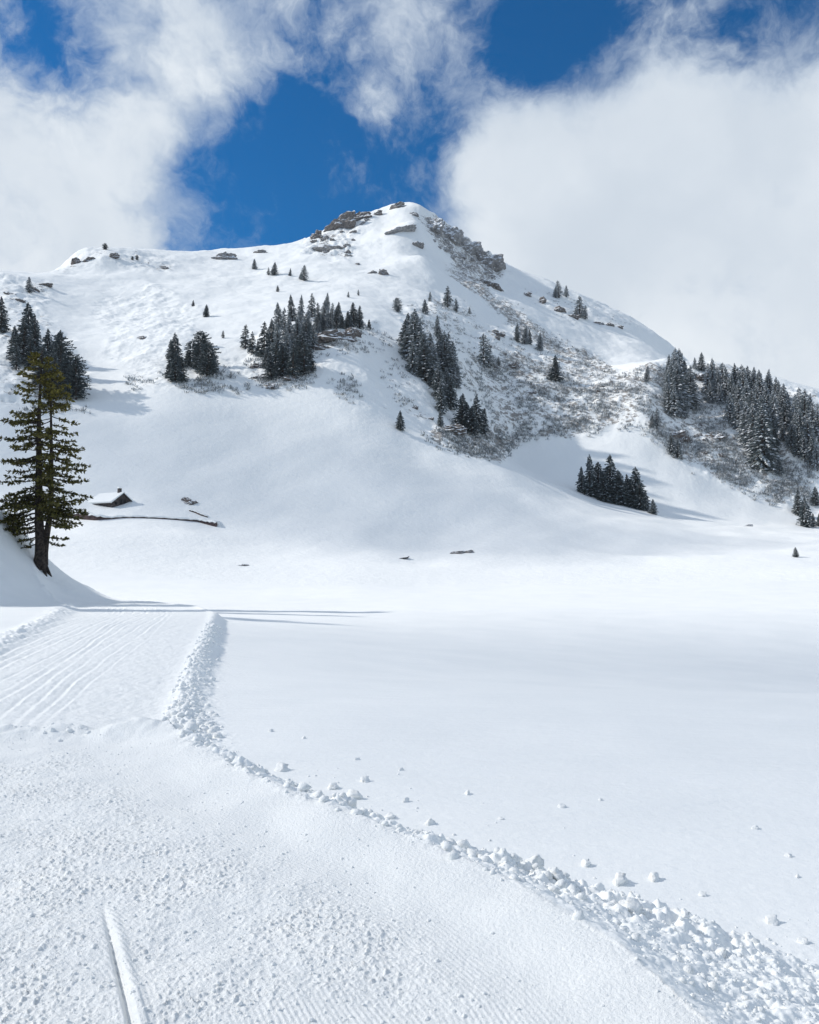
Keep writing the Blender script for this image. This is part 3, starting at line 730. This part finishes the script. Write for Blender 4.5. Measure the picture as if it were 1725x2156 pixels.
def lumpy(base, seed, cuts, amp, smooth=False, name='rock', mat=None):
    v, f_ = base; v = v.copy(); r = np.random.default_rng(seed)
    for _ in range(cuts):
        n = r.normal(size=3); n /= np.linalg.norm(n); h = r.uniform(.45, .85); dd = v @ n - h
        v -= np.outer(np.clip(dd, 0, None), n)
    nz_ = fbm(v[:, 0] * 1.7 + seed * 3.1, v[:, 1] * 1.7 + v[:, 2] * 1.3, .9, 4, seed, .6)
    nz2 = fbm(v[:, 2] * 1.9 + seed, v[:, 0] * 1.1 - v[:, 1], .8, 3, seed + 9, .6)
    rg = fbm(v[:, 0] * 1.2 + v[:, 1] * .9 + seed, v[:, 2] * 2.6 + v[:, 1] * .5, .55, 4, seed + 3, .6, True)
    v *= (1 + amp * (nz_ + nz2) + .40 * amp * rg)[:, None]
    return mesh_np(name, v, f_, mat, smooth)


CRAGS = [lumpy(ico(4), 600 + i, 10, .36, False, 'rock_outcrop', M_ROCK) for i in range(6)]


def outcrop(px, py, wpx, hpx, snow, grey, label, cat='rock', tilt=0.0, group=None, name='rock_outcrop'):
    g = ground(px, py); k = g.y / F
    o = link(name, random.choice(CRAGS), label=label, category=cat)
    if group: o['group'] = group
    w, h = wpx * k * .68, hpx * k * .82
    o.location = (g.x, g.y + .25 * w, g.z); o.scale = (w, max(w * .55, h * .8), h)
    o.rotation_euler = (random.uniform(-.2, .2), tilt, random.uniform(-.3, .3)); o.color = (snow, grey, 0, 1)
    return o


GR = 'rock outcrops on the mountainside'
for a in [(716, 478, 74, 36, -.25, .25, 'long brown crag on the skyline left of the summit', -.42), (757, 462, 36, 18, -.1, .2, 'small brown crag on skyline right of the long crag', -.4),
          (668, 500, 26, 22, -.2, .2, 'brown rock at lower left end of the skyline crag', -.4), (692, 528, 70, 26, -.12, .7, 'broad grey snow streaked crag below the skyline crag', .05),
          (838, 488, 62, 20, -.2, .8, 'flat grey rock slab just under the summit', -.35), (878, 518, 22, 18, .05, .5, 'small snowy rock below right of the summit', 0),
          (836, 437, 30, 14, .1, .3, 'low brown rock on the summit crest', -.2), (870, 452, 22, 10, .1, .5, 'tiny grey rock right under the summit point', 0),
          (796, 452, 20, 14, 0, .2, 'small brown rock on the ridge left of the summit', -.3),
          (470, 545, 36, 16, -.15, .5, 'grey rock on the skyline of the left saddle', -.3), (545, 532, 26, 8, 0, .4, 'low grey rock strip on left saddle skyline', -.1),
          (1036, 566, 52, 50, -.12, .55, 'tall dark crag on the right summit ridge', .5), (996, 530, 40, 34, .12, .85, 'frosted grey crag on the ridge above the tall dark crag', .5),
          (950, 500, 46, 40, .15, .9, 'frosted grey crag just right of the summit', .5), (1012, 548, 24, 24, 0, .5, 'small dark crag between the two ridge crags', .3),
          (1040, 606, 50, 16, -.2, .1, 'dark brown rock ledge below the right ridge crag', .55), (915, 480, 30, 40, .1, .9, 'steep grey rock face falling right from the summit', .6),
          (1110, 622, 18, 12, -.1, .3, 'small rock left of the right ridge row', 0), (1143, 637, 18, 16, -.2, .1, 'dark boulder leading the row on right ridge', 0),
          (1176, 656, 30, 16, -.2, .1, 'dark rock below the upper ridge trees', .1), (1206, 668, 22, 12, -.1, .1, 'dark rock beneath the lower ridge trees', .1),
          (1262, 682, 24, 8, -.15, .1, 'low brown rock at left of ledge row', .1), (1283, 685, 22, 8, -.15, .1, 'low brown rock mid ledge row', .1), (1304, 689, 16, 7, -.15, .1, 'low brown rock at right end of ledge row', .1),
          (695, 718, 70, 26, -.3, 0, 'dark overhanging rock band under right side of central stand', -.2), (738, 706, 40, 22, -.25, .1, 'dark rock under the rightmost stand spruces', -.1), (672, 735, 34, 12, -.2, .1, 'low dark rock at left foot of rock band', 0),
          (538, 775, 30, 12, -.15, .05, 'reddish rock left below central stand', .1), (556, 795, 42, 12, -.2, 0, 'dark ledge under front of central stand', 0), (568, 815, 44, 12, -.2, 0, 'lowest dark ledge below central stand', 0), (610, 800, 36, 12, -.15, 0, 'dark ledge right below central stand', 0),
          (785, 575, 18, 8, -.1, .4, 'small grey rock left on snow under summit', 0), (806, 578, 18, 14, 0, .4, 'small snowy rock right on snow under summit', .5), (752, 557, 12, 6, -.2, .2, 'tiny dark rock alone on summit snowfield', 0),
          (1080, 775, 24, 14, -.35, 0, 'black rock hole in the scrub below the row of spruces', 0), (1045, 704, 30, 8, -.2, .1, 'dark rock streak left of spur spruces', .2), (948, 906, 52, 16, -.3, 0, 'black rock under the gully foot spruces', 0),
          (905, 882, 14, 6, -.2, 0, 'tiny dark rock left of gully foot', 0), (873, 859, 16, 6, -.2, 0, 'tiny dark rock above the lone slope spruce', 0),
          (1420, 922, 46, 18, -.2, .1, 'dark fallen log shaped rock left of right hill', -.35), (1440, 930, 30, 20, -.25, 0, 'dark rock beside small spruces on right hill', 0), (1475, 800, 34, 26, -.2, .1, 'dark brown cliff between the forest clumps', .2),
          (1500, 845, 30, 24, -.05, .4, 'snow streaked rock inside the forest gap', 0), (1510, 925, 34, 18, -.05, .2, 'snowy brown rock below the forest gap', 0), (1640, 860, 30, 14, -.25, 0, 'dark ledge under the upper right forest', 0), (1655, 920, 26, 14, -.25, 0, 'dark rock between right edge forest rows', 0),
          (236, 541, 22, 10, -.05, .2, 'brown rock on the left shoulder just below skyline', -.3), (186, 548, 26, 10, -.05, .2, 'long low brown rock on left shoulder', -.4), (158, 556, 20, 16, -.05, .1, 'brown rock at left end of left shoulder', -.4), (345, 565, 22, 9, 0, .2, 'brown rock on right flank of left shoulder', .3),
          (300, 713, 22, 10, -.15, .3, 'grey boulder alone on open left slope', .1), (92, 600, 26, 7, -.2, .2, 'thin dark rock right of lone far left spruce', -.1), (68, 612, 18, 10, -.2, .1, 'dark rock at foot of lone far left spruce', .2), (18, 620, 24, 10, -.2, .1, 'dark rock at the left frame edge', .3), (40, 634, 18, 10, -.2, .1, 'dark rock below the left frame edge rock', .2),
          (396, 1060, 30, 17, -.35, .1, 'reddish brown boulder right of the stone wall', .5), (966, 1165, 34, 6, -.2, .1, 'low dark rocks breaking the snow mid valley', 0), (988, 1164, 16, 7, -.35, 0, 'dark stone at right end of valley rocks', 0), (845, 1176, 26, 4, -.05, .3, 'faint grey stone left of valley rocks', -.2), (512, 1191, 22, 4, -.2, .1, 'thin dark stone at left foot of the slope', 0),
          (1576, 1108, 14, 4, -.1, .3, 'tiny stone at the far right field edge', -.2)]:
    o = outcrop(a[0], a[1], a[2], a[3], a[4], a[5], a[6], 'rock', a[7], GR)

for poly, n_, lo, hi, sn, gy, lab in (([(895, 452), (935, 470), (1005, 520), (1060, 575), (1030, 600), (970, 570), (910, 505)], 30, 7, 17, .12, .8, 'small frosted grey rock on the right face of the summit'),
                                      ([(1400, 860), (1480, 850), (1600, 930), (1690, 1020), (1560, 1015), (1430, 950)], 22, 7, 15, -.05, .2, 'small snow streaked rock in the scrub of the right hill'),
                                      ([(650, 490), (760, 450), (820, 448), (760, 480), (735, 540), (660, 540)], 16, 7, 15, .0, .4, 'small brown rock around the left skyline crags'),
                                      ([(1000, 700), (1120, 690), (1200, 770), (1300, 800), (1260, 880), (1080, 860)], 18, 6, 13, -.1, .2, 'small dark rock poking through the central scrub')):
    xs = [p[0] for p in poly]; ys = [p[1] for p in poly]; got = 0
    while got < n_:
        x, y = random.uniform(min(xs), max(xs)), random.uniform(min(ys), max(ys))
        if not inpoly(np.array([x]), np.array([y]), poly)[0]: continue
        got += 1; w_ = random.uniform(lo, hi)
        outcrop(x, y, w_, w_ * random.uniform(.4, .8), sn, gy, lab, 'rock', random.uniform(-.4, .4), lab.replace('small ', '').replace(' rock ', ' rocks ', 1), 'boulder')

# ------------------------------------------------------------------ cabin and wall on the left slope
g = ground(258, 1062); k = g.y / F
cab = empty('cabin', (g.x, g.y, g.z), math.radians(-32), label='small snow roofed cabin half buried on the left slope', category='cabin')
Wc, Lc, He, Hr = 4.6, 6.6, .28, 1.95          # gable width (local x... front), length, eave and ridge heights
m = MB()
m.add([(-Lc, -Wc / 2, -1), (0, -Wc / 2, -1), (0, Wc / 2, -1), (-Lc, Wc / 2, -1), (-Lc, -Wc / 2, He), (0, -Wc / 2, He), (0, Wc / 2, He), (-Lc, Wc / 2, He), (-Lc, 0, Hr), (0, 0, Hr)],
      [(0, 1, 5, 4), (2, 3, 7, 6), (1, 2, 6, 9, 5), (3, 0, 4, 8, 7)])
m.build('wall', M_WOOD, cab)


def slab(y_eave, z_eave, zr, x0, x1, th, off):
    mm = MB(); n = Vector((0, zr - z_eave, abs(y_eave))).normalized() if y_eave < 0 else Vector((0, -(z_eave - zr) * 1.0, abs(y_eave))).normalized()
    if y_eave < 0: n = Vector((0, -(zr - z_eave), abs(y_eave))).normalized()
    else: n = Vector((0, (zr - z_eave), abs(y_eave))).normalized()
    a = [Vector((x0, y_eave, z_eave)), Vector((x1, y_eave, z_eave)), Vector((x1, 0, zr)), Vector((x0, 0, zr))]
    lo = [p + n * off for p in a]; hi = [p + n * (off + th) for p in a]
    hi[2].y = 0; hi[3].y = 0
    mm.add(lo + hi, [(3, 2, 1, 0), (4, 5, 6, 7), (0, 1, 5, 4), (1, 2, 6, 5), (2, 3, 7, 6), (3, 0, 4, 7)])
    return mm


for sy in (-1, 1):
    ye = sy * (Wc / 2 + .45); ze = He - .45 * (Hr - He) / (Wc / 2) + .02
    rf = slab(ye, ze, Hr + .02, -Lc - .3, .45, .14, .01).build('roof', M_WOOD, cab)
    sn = slab(ye * .97, ze + .05, Hr + .06, -Lc - .25, .36, .34, .16).build('roof_snow', M_CLOD, rf)
m = MB(); m.box(.01, .07, -.75, .75, .0, .95); wn = m.build('window', M_DARK, cab)
m = MB(); m.box(.02, .10, -.05, .05, .0, .95); m.box(.02, .10, -.85, -.75, .0, 1.0); m.box(.02, .10, .75, .85, .0, 1.0); m.build('frame', M_WOOD, wn)
m = MB(); m.box(.02, .08, -1.7, -1.25, -.1, .4); m.build('shutter', M_DARK, cab)
m = MB(); m.box(-1.2, -.65, -.28, .28, Hr - .4, Hr + 1.15); m.build('chimney', M_WOOD, cab)
m = MB(); m.box(-1.28, -.57, -.36, .36, Hr + 1.16, Hr + 1.4); m.build('chimney_snow', M_CLOD, cab)


def ribbon_wall(name, pts, hpx, label, capth):
    P_ = [ground(x, y) for x, y in pts]; k_ = P_[0].y / F
    c = P_[len(P_) // 2]; rt = empty(name, c, 0, label=label, category='wall')
    fine_ = []
    for a, b in zip(P_[:-1], P_[1:]):
        for q in range(5): fine_.append(a.lerp(b, q / 5))
    fine_.append(P_[-1])
    hs_ = np.interp(np.linspace(0, 1, len(fine_)), np.linspace(0, 1, len(hpx)), hpx)
    w_ = MB(); s_ = MB(); n = len(fine_); V = []; S = []
    for i, p in enumerate(fine_):
        h = hs_[i] * k_ * (1 + .18 * math.sin(i * 2.3)); q = p - c; th = .7
        V += [(q.x, q.y, q.z - .5), (q.x, q.y, q.z + h), (q.x, q.y + th, q.z + h), (q.x, q.y + th, q.z - .5)]
        ct = capth * (1 + .25 * math.sin(i * 1.1 + 1))
        S += [(q.x, q.y - .12, q.z + h + .01), (q.x, q.y + .05, q.z + h + ct * .8), (q.x, q.y + th * .6, q.z + h + ct), (q.x, q.y + th + 2.2, q.z + h + ct * .4 + .25), (q.x, q.y + th + 2.2, q.z + h - .3)]
    w_.add(V, [(i * 4 + j, (i + 1) * 4 + j, (i + 1) * 4 + (j + 1) % 4, i * 4 + (j + 1) % 4) for i in range(n - 1) for j in range(4)] + [(0, 1, 2, 3), (4 * n - 1, 4 * n - 2, 4 * n - 3, 4 * n - 4)])
    s_.add(S, [(i * 5 + j, (i + 1) * 5 + j, (i + 1) * 5 + (j + 1) % 5, i * 5 + (j + 1) % 5) for i in range(n - 1) for j in range(5)] + [(0, 1, 2, 3, 4), tuple(5 * n - 1 - j for j in range(5))])
    w_.build('wall_face', M_REDWALL, rt); s_.build('snow_cap', M_CLOD, rt, True)
    return rt


ribbon_wall('stone_wall', [(x * .3015, 993.9 + y * .3015) for x, y in [(380, 306), (480, 318), (560, 330), (660, 338), (760, 332), (860, 322), (980, 322), (1120, 328), (1260, 338), (1380, 348), (1450, 368), (1512, 384)]],
            [2, 7, 12, 9, 3.5, 2.5, 2.5, 2.8, 3, 4, 6, 9], 'long dark red stone wall curving below the cabin under snow', .35)
ribbon_wall('short_stone_wall', [(x * .3015, 993.9 + y * .3015) for x, y in [(1320, 272), (1360, 285), (1400, 303), (1450, 318)]], [2, 3, 3, 2], 'short thin stone wall line above the long wall end', .2)

# ------------------------------------------------------------------ big conifer on the bank
g = ground(82, 1192); k = g.y / F
TB = Vector((g.x, g.y, g.z - .25)); HT = (1195 - 728) * k
tree = empty('conifer_tree', TB, 0, label='tall olive green conifer with twin stems on the left bank', category='tree')
stems = [([(0, 0, 0), (.005, 0, .10), (-.004, 0, .22), (-.012, .0, .45), (-.018, 0, .7), (-.012, 0, 1.0)], .36),
         ([(.012, .02, .02), (.018, .02, .12), (.040, .02, .28), (.044, .0, .5), (.036, 0, .72), (.030, .01, .90)], .25)]
rT = random.Random(31)


def stem_at(path, z):
    for a, b in zip(path[:-1], path[1:]):
        if a[2] <= z <= b[2]:
            s = (z - a[2]) / (b[2] - a[2]); return Vector([(a[i] + (b[i] - a[i]) * s) for i in range(3)]) * HT
    return Vector(path[-1]) * HT


for path, r0 in stems:
    m = MB(); zs = np.linspace(path[0][2], path[-1][2], 16)
    m.tube([stem_at(path, z) for z in zs], [r0 * (1 - .93 * (z - zs[0]) / (zs[-1] - zs[0])) * (1.25 if z < .03 else 1) * (HT / 15) for z in zs], 9)
    m.build('trunk', M_BARK, tree, True)
m = MB()                                           # exposed roots
for an, L in ((-.5, .8), (-1.2, .7), (.4, .8), (-2.4, .7), (3.0, .7)):
    dx_, dy_ = math.cos(an), math.sin(an)
    m.tube([(0, 0, .5), (dx_ * .45, dy_ * .45, .25), (dx_ * L, dy_ * L, -.25 - .3 * max(0, dx_)), (dx_ * L * 1.2, dy_ * L * 1.2, -1.0)], [.2, .16, .1, .05], 6)
m.build('root', M_BARK, tree, True)
bv = MB(); V = []; Fc = []; fr = []; tn = []


def tuft(p, dirv, size, tone):
    for _ in range(3):
        a = Vector((rT.uniform(-1, 1), rT.uniform(-1, 1), rT.uniform(-.6, .8))).normalized(); ax = (dirv * .8 + a * .75).normalized()
        sd_ = ax.cross(Vector((rT.uniform(-1, 1), rT.uniform(-1, 1), rT.uniform(-1, 1)))).normalized() * size * rT.uniform(.16, .28)
        b = len(V); e_ = p + ax * size * rT.uniform(.7, 1.2); m_ = p.lerp(e_, .5)
        V.extend([tuple(p), tuple(m_ + sd_), tuple(e_), tuple(m_ - sd_)]); Fc.append((b, b + 1, b + 2, b + 3)); fr.append(rT.random() * .6); tn.append(min(1, max(0, tone + rT.uniform(-.3, .3))))


def bough(o, an, L, droop, dense, tone):
    ca, sa = math.cos(an), math.sin(an); n = max(4, int(L / .28)); pts = []
    lift = rT.uniform(.05, .3)
    for i in range(n + 1):
        s = i / n
        pts.append(o + Vector((ca * L * s, sa * L * s, L * (-droop * s + lift * s * s))) + Vector((rT.uniform(-.04, .04), rT.uniform(-.04, .04), rT.uniform(-.04, .04))))
    bv.tube(pts, [.055 * (L / 3) * (1 - .85 * i / n) + .008 for i in range(n + 1)], 5)
    for i in range(1, n + 1):
        s = i / n
        if s < .22: continue
        for sg in (-1, 1):
            if rT.random() > dense: continue
            tl = L * .30 * (1.15 - s) + .12; da = sg * rT.uniform(.5, 1.1)
            tip = pts[i] + Vector((math.cos(an + da) * tl, math.sin(an + da) * tl, -rT.uniform(.05, .35) * tl))
            bv.tube([pts[i], tip], [.012, .006], 3)
            for q in range(max(2, int(tl / .16))):
                tuft(pts[i].lerp(tip, (q + rT.random()) / max(2, int(tl / .16))), (tip - pts[i]).normalized(), rT.uniform(.20, .34), tone)
        tuft(pts[i], Vector((ca, sa, .1)), rT.uniform(.18, .28), tone); tuft(pts[i], Vector((ca, sa, .1)), rT.uniform(.16, .25), tone)


for si, (path, r0) in enumerate(stems):
    top = path[-1][2]; n = 94 if si == 0 else 58
    for i in range(n):
        s = i / (n - 1); z = (.20 + (top - .02 - .20) * s ** .95)
        if z < .30 and rT.random() < .4: continue
        rel = z / top
        L = (3.35 * (1 - rel) ** .62 * min(1, .55 + rel * 1.6) + .28) * rT.uniform(.6, 1.12) * (HT / 15)
        an = rT.uniform(0, 6.283)
        if si == 0 and abs(math.cos(an)) < .3: an += .8
        if rT.random() < .10: L *= 1.3
        bough(stem_at(path, z), an, L, rT.uniform(.12, .42) * (1 - .8 * max(0, rel - .75) / .25), .72 if z < .75 else .95, .22 + .65 * max(0, rel - .45))
for z, an, L in ((.155, .15, 1.7), (.13, -.1, 1.5), (.18, 3.2, 3.0), (.15, 3.0, 2.6), (.22, 3.3, 3.2), (.12, 3.25, 2.4), (.26, 3.1, 3.4), (.28, 2.8, 3.3), (.30, 3.4, 3.5), (.24, 2.6, 3.0), (.20, 3.6, 3.0), (.33, 3.0, 3.4), (.31, .3, 3.0), (.27, -.2, 3.1), (.29, .1, 3.2)):
    bough(stem_at(stems[0][0], z), an, L, .34, .8, .10)
bv.build('branches', M_BARK, tree)
link('crown', mesh_np('crown', V, Fc, M_HERO, False, None, {'frost': fr, 'tone': tn}), tree).color = (.0, 0, 0, 1)

# neighbouring conifers further along the bank (their crowns shade it)
for (X, Y, H, lab) in ((-31.5, 54, 13, 'dark conifer on the bank just left of the frame'), (-36.5, 61, 15, 'second dark conifer on the bank left of the frame'), (-38, 47, 14, 'dark conifer on the near end of the bank')):
    rt = empty('spruce_tree', (X, Y, height(X, Y) - .3), random.uniform(0, 6), label=lab, category='tree', group='conifers on the left bank'); rt.scale = (H * 1.1, H * 1.1, H)
    cm, tm = KINDS[1][0]; c = link('crown', cm, rt); c.color = (-.1, 0, 0, 1); link('trunk', tm, rt)

# ------------------------------------------------------------------ snow clods and rubble
CL = [lumpy(ICO3, 700 + i, 5, .34, True, 'snow_clod', M_CLOD) for i in range(6)]


def clod(px, py, wpx, label, group=None, flat=.75):
    g_ = ground(px, py); k_ = g_.y / F
    o = link('snow_clod', random.choice(CL), label=label, category='snow clod')
    if group: o['group'] = group
    s_ = wpx * k_ * .48
    o.location = (g_.x, g_.y, g_.z + s_ * flat * .18); o.scale = (s_, s_ * random.uniform(.8, 1.1), s_ * flat)
    o.rotation_euler = (random.uniform(-.3, .3), random.uniform(-.3, .3), random.uniform(0, 6.28))


for a in [(1330, 1915, 48, 'large angular snow clod on the slope right of the path'), (1303, 1858, 42, 'flat tilted snow clod above the large angular clod'), (1378, 1852, 30, 'pyramid shaped snow clod on the field edge'),
          (1172, 1850, 44, 'big snow block sitting on the path lip'), (1128, 1815, 34, 'snow block left of the biggest lip block'), (745, 1680, 36, 'round snow boulder on the berm at mid path'), (590, 1622, 34, 'grey sided snow block standing on the berm'),
          (1625, 1942, 30, 'white snow clod near the right frame edge'), (1690, 1985, 24, 'small pointed clod at the right frame edge'), (1183, 1700, 18, 'single bright clod alone on the smooth field'), (985, 1672, 16, 'tiny bright clod left on the smooth field'),
          (1660, 1803, 14, 'tiny clod high at right on the smooth field'), (1590, 1745, 14, 'tiny half sunk clod far right on the field'), (1680, 1847, 12, 'tiny clod under the high right clod'), (768, 1645, 22, 'white clod beyond the berm above round boulder'),
          (855, 1688, 18, 'white clod right of the round snow boulder'), (455, 1508, 14, 'small clod beside the berm corner'), (570, 1540, 12, 'small clod out on the field right of berm corner'), (1232, 1822, 26, 'white clod behind the lip blocks'),
          (1440, 1930, 26, 'white clod below the pyramid clod'), (1520, 2010, 30, 'rounded clod low on the right slope'), (1590, 1985, 22, 'clod midway down the right slope'), (1480, 1885, 16, 'little clod right of the pyramid clod'),
          (845, 1622, 12, 'tiny clod beyond berm in line with boulder'), (752, 1600, 12, 'tiny clod farthest beyond the berm'), (1055, 1725, 12, 'tiny clod beside the single bright clod'), (1265, 1685, 10, 'faint tiny clod right of bright clod'),
          (640, 1555, 10, 'tiny clod far beyond the grey sided block'), (905, 1735, 24, 'white clod on berm top right of boulder'), (820, 1722, 26, 'grey clod on the inner berm edge'), (700, 1660, 24, 'clod left of the round snow boulder')]:
    clod(*a, group='snow clods along the path edge')

tv = []; tfc = []; base_i = 0
def scatter(n, fn, verts_faces, jitter):
    global base_i
    v0, f0 = verts_faces
    for _ in range(n):
        q = fn()
        if q is None: continue
        X, Y, s_ = q
        z = height(X, Y)
        rr = rng.normal(size=(3, 3)); Q, _r = np.linalg.qr(rr)
        vv = v0 * (1 + jitter * rng.uniform(-1, 1, size=(len(v0), 1)))
        vv = (vv @ Q.T) * np.array([s_, s_, s_ * .8]) + np.array([X, Y, z + s_ * .10])
        tv.append(vv); tfc.append(f0 + base_i); base_i += len(v0)


RE = np.array(R_EDGE); seglen = np.hypot(*np.diff(RE, axis=0).T)
def berm_pt(y0, y1, d0, sd__, smin, smax, pw):
    while True:
        Y = random.uniform(y0, y1) if random.random() < .5 else y0 * (y1 / y0) ** random.random()
        X = float(np.interp(Y, RE[:, 1], RE[:, 0])); dd = random.gauss(d0, sd__)
        if dd < -.05: continue
        return X + dd * .8, Y + dd * .45, smin * (smax / smin) ** (random.random() ** pw)


scatter(2400, lambda: berm_pt(4.0, 8.8, .55, .42, .004, .048, 2.8), ICO1, .28)
scatter(420, lambda: berm_pt(2.5, 4.6, .35, .30, .003, .030, 3.2), ICO1, .22)
scatter(3200, lambda: berm_pt(2.3, 5.4, 1.1, .70, .0022, .015, 2.6), ICO1, .22)
scatter(1100, lambda: berm_pt(7.5, 14, .36, .26, .008, .080, 2.4), ICO1, .22)
scatter(700, lambda: berm_pt(13, 31, .28, .18, .015, .08, 2.2), ICO1, .22)
scatter(320, lambda: berm_pt(2.6, 9, 1.7, .8, .004, .022, 1.8), ICO1, .22)
TV = np.concatenate(tv); TF = np.concatenate(tfc)
link('snow_rubble', mesh_np('snow_rubble', TV, TF, M_CLOD, True), kind='stuff', label='crumbled snow rubble heaped along the path edge')
tv = []; tfc = []; base_i = 0


def path_pt():
    Y = 2.3 * (7.9 / 2.3) ** random.random(); X = random.uniform(-.6 * Y, 1.0)
    if X > float(np.interp(Y, RE[:, 1], RE[:, 0])) - random.uniform(.2, .7): return None
    p = float(noise2(np.array([X / 1.2]), np.array([Y / 1.2]), 31)[0]) - .25 * X
    if p < random.uniform(-.3, .35): return None
    return X, Y, .003 * (4.0 ** (random.random() ** 2.2))


scatter(5000, path_pt, ICO1, .25)
scatter(160, lambda: (random.uniform(-6, -2.8), random.gauss(7.85, .2), random.uniform(.008, .035)), ICO1, .22)
TV = np.concatenate(tv); TF = np.concatenate(tfc)
link('snow_crumbs', mesh_np('snow_crumbs', TV, TF, M_PISTE, False), kind='stuff', label='small snow crumbs strewn over the groomed path')

# ------------------------------------------------------------------ unseen clouds added toward the sun to shade the snow field and lower slope
def cloud(foot, size, dens, label, seed, hgt=430.0):
    c = Vector(foot) + SUN * ((hgt - foot[2]) / SUN.z)
    v, f_ = ico(4); n3 = fbm(v[:, 0] * 2 + seed, v[:, 1] * 2 + v[:, 2] * 1.3, 1.0, 4, seed, .55)
    v = v * (1 + .55 * n3)[:, None] * np.array(size)
    m_ = bpy.data.materials.new('shade_cloud_vapour'); m_.use_nodes = True; nt = m_.node_tree
    nt.nodes.remove(nt.nodes['Principled BSDF']); pv = nt.nodes.new('ShaderNodeVolumePrincipled')
    pv.inputs['Density'].default_value = dens; pv.inputs['Color'].default_value = (1, 1, 1, 1); pv.inputs['Anisotropy'].default_value = .3
    nt.links.new(pv.outputs[0], nt.nodes['Material Output'].inputs['Volume'])
    o = link('cloud', mesh_np('cloud', v, f_, m_, True), kind='stuff', label=label); o.location = c


cloud((64, 25, -3), (64, 31, 15), .0215, 'thin white cloud added out of view to shade the snow field', 3)
cloud((-40, 175, 25), (95, 34, 15), .0140, 'thin white cloud added out of view to shade the lower slope', 8)

# ------------------------------------------------------------------ thin valley haze
hm = bpy.data.materials.new('haze'); hm.use_nodes = True; nt = hm.node_tree
nt.nodes.remove(nt.nodes['Principled BSDF']); pv = nt.nodes.new('ShaderNodeVolumePrincipled')
pv.inputs['Density'].default_value = .00008; pv.inputs['Color'].default_value = (.86, .92, 1, 1); pv.inputs['Anisotropy'].default_value = 0.2
nt.links.new(pv.outputs[0], nt.nodes['Material Output'].inputs['Volume'])
hb_ = MB(); hb_.box(-1150, 1150, -60, 780, float(ZW.min()) - 1.5, float(ZW.max()) + 12)
ho = hb_.build('haze', hm); ho['kind'] = 'stuff'; ho['label'] = 'thin pale haze filling the valley'
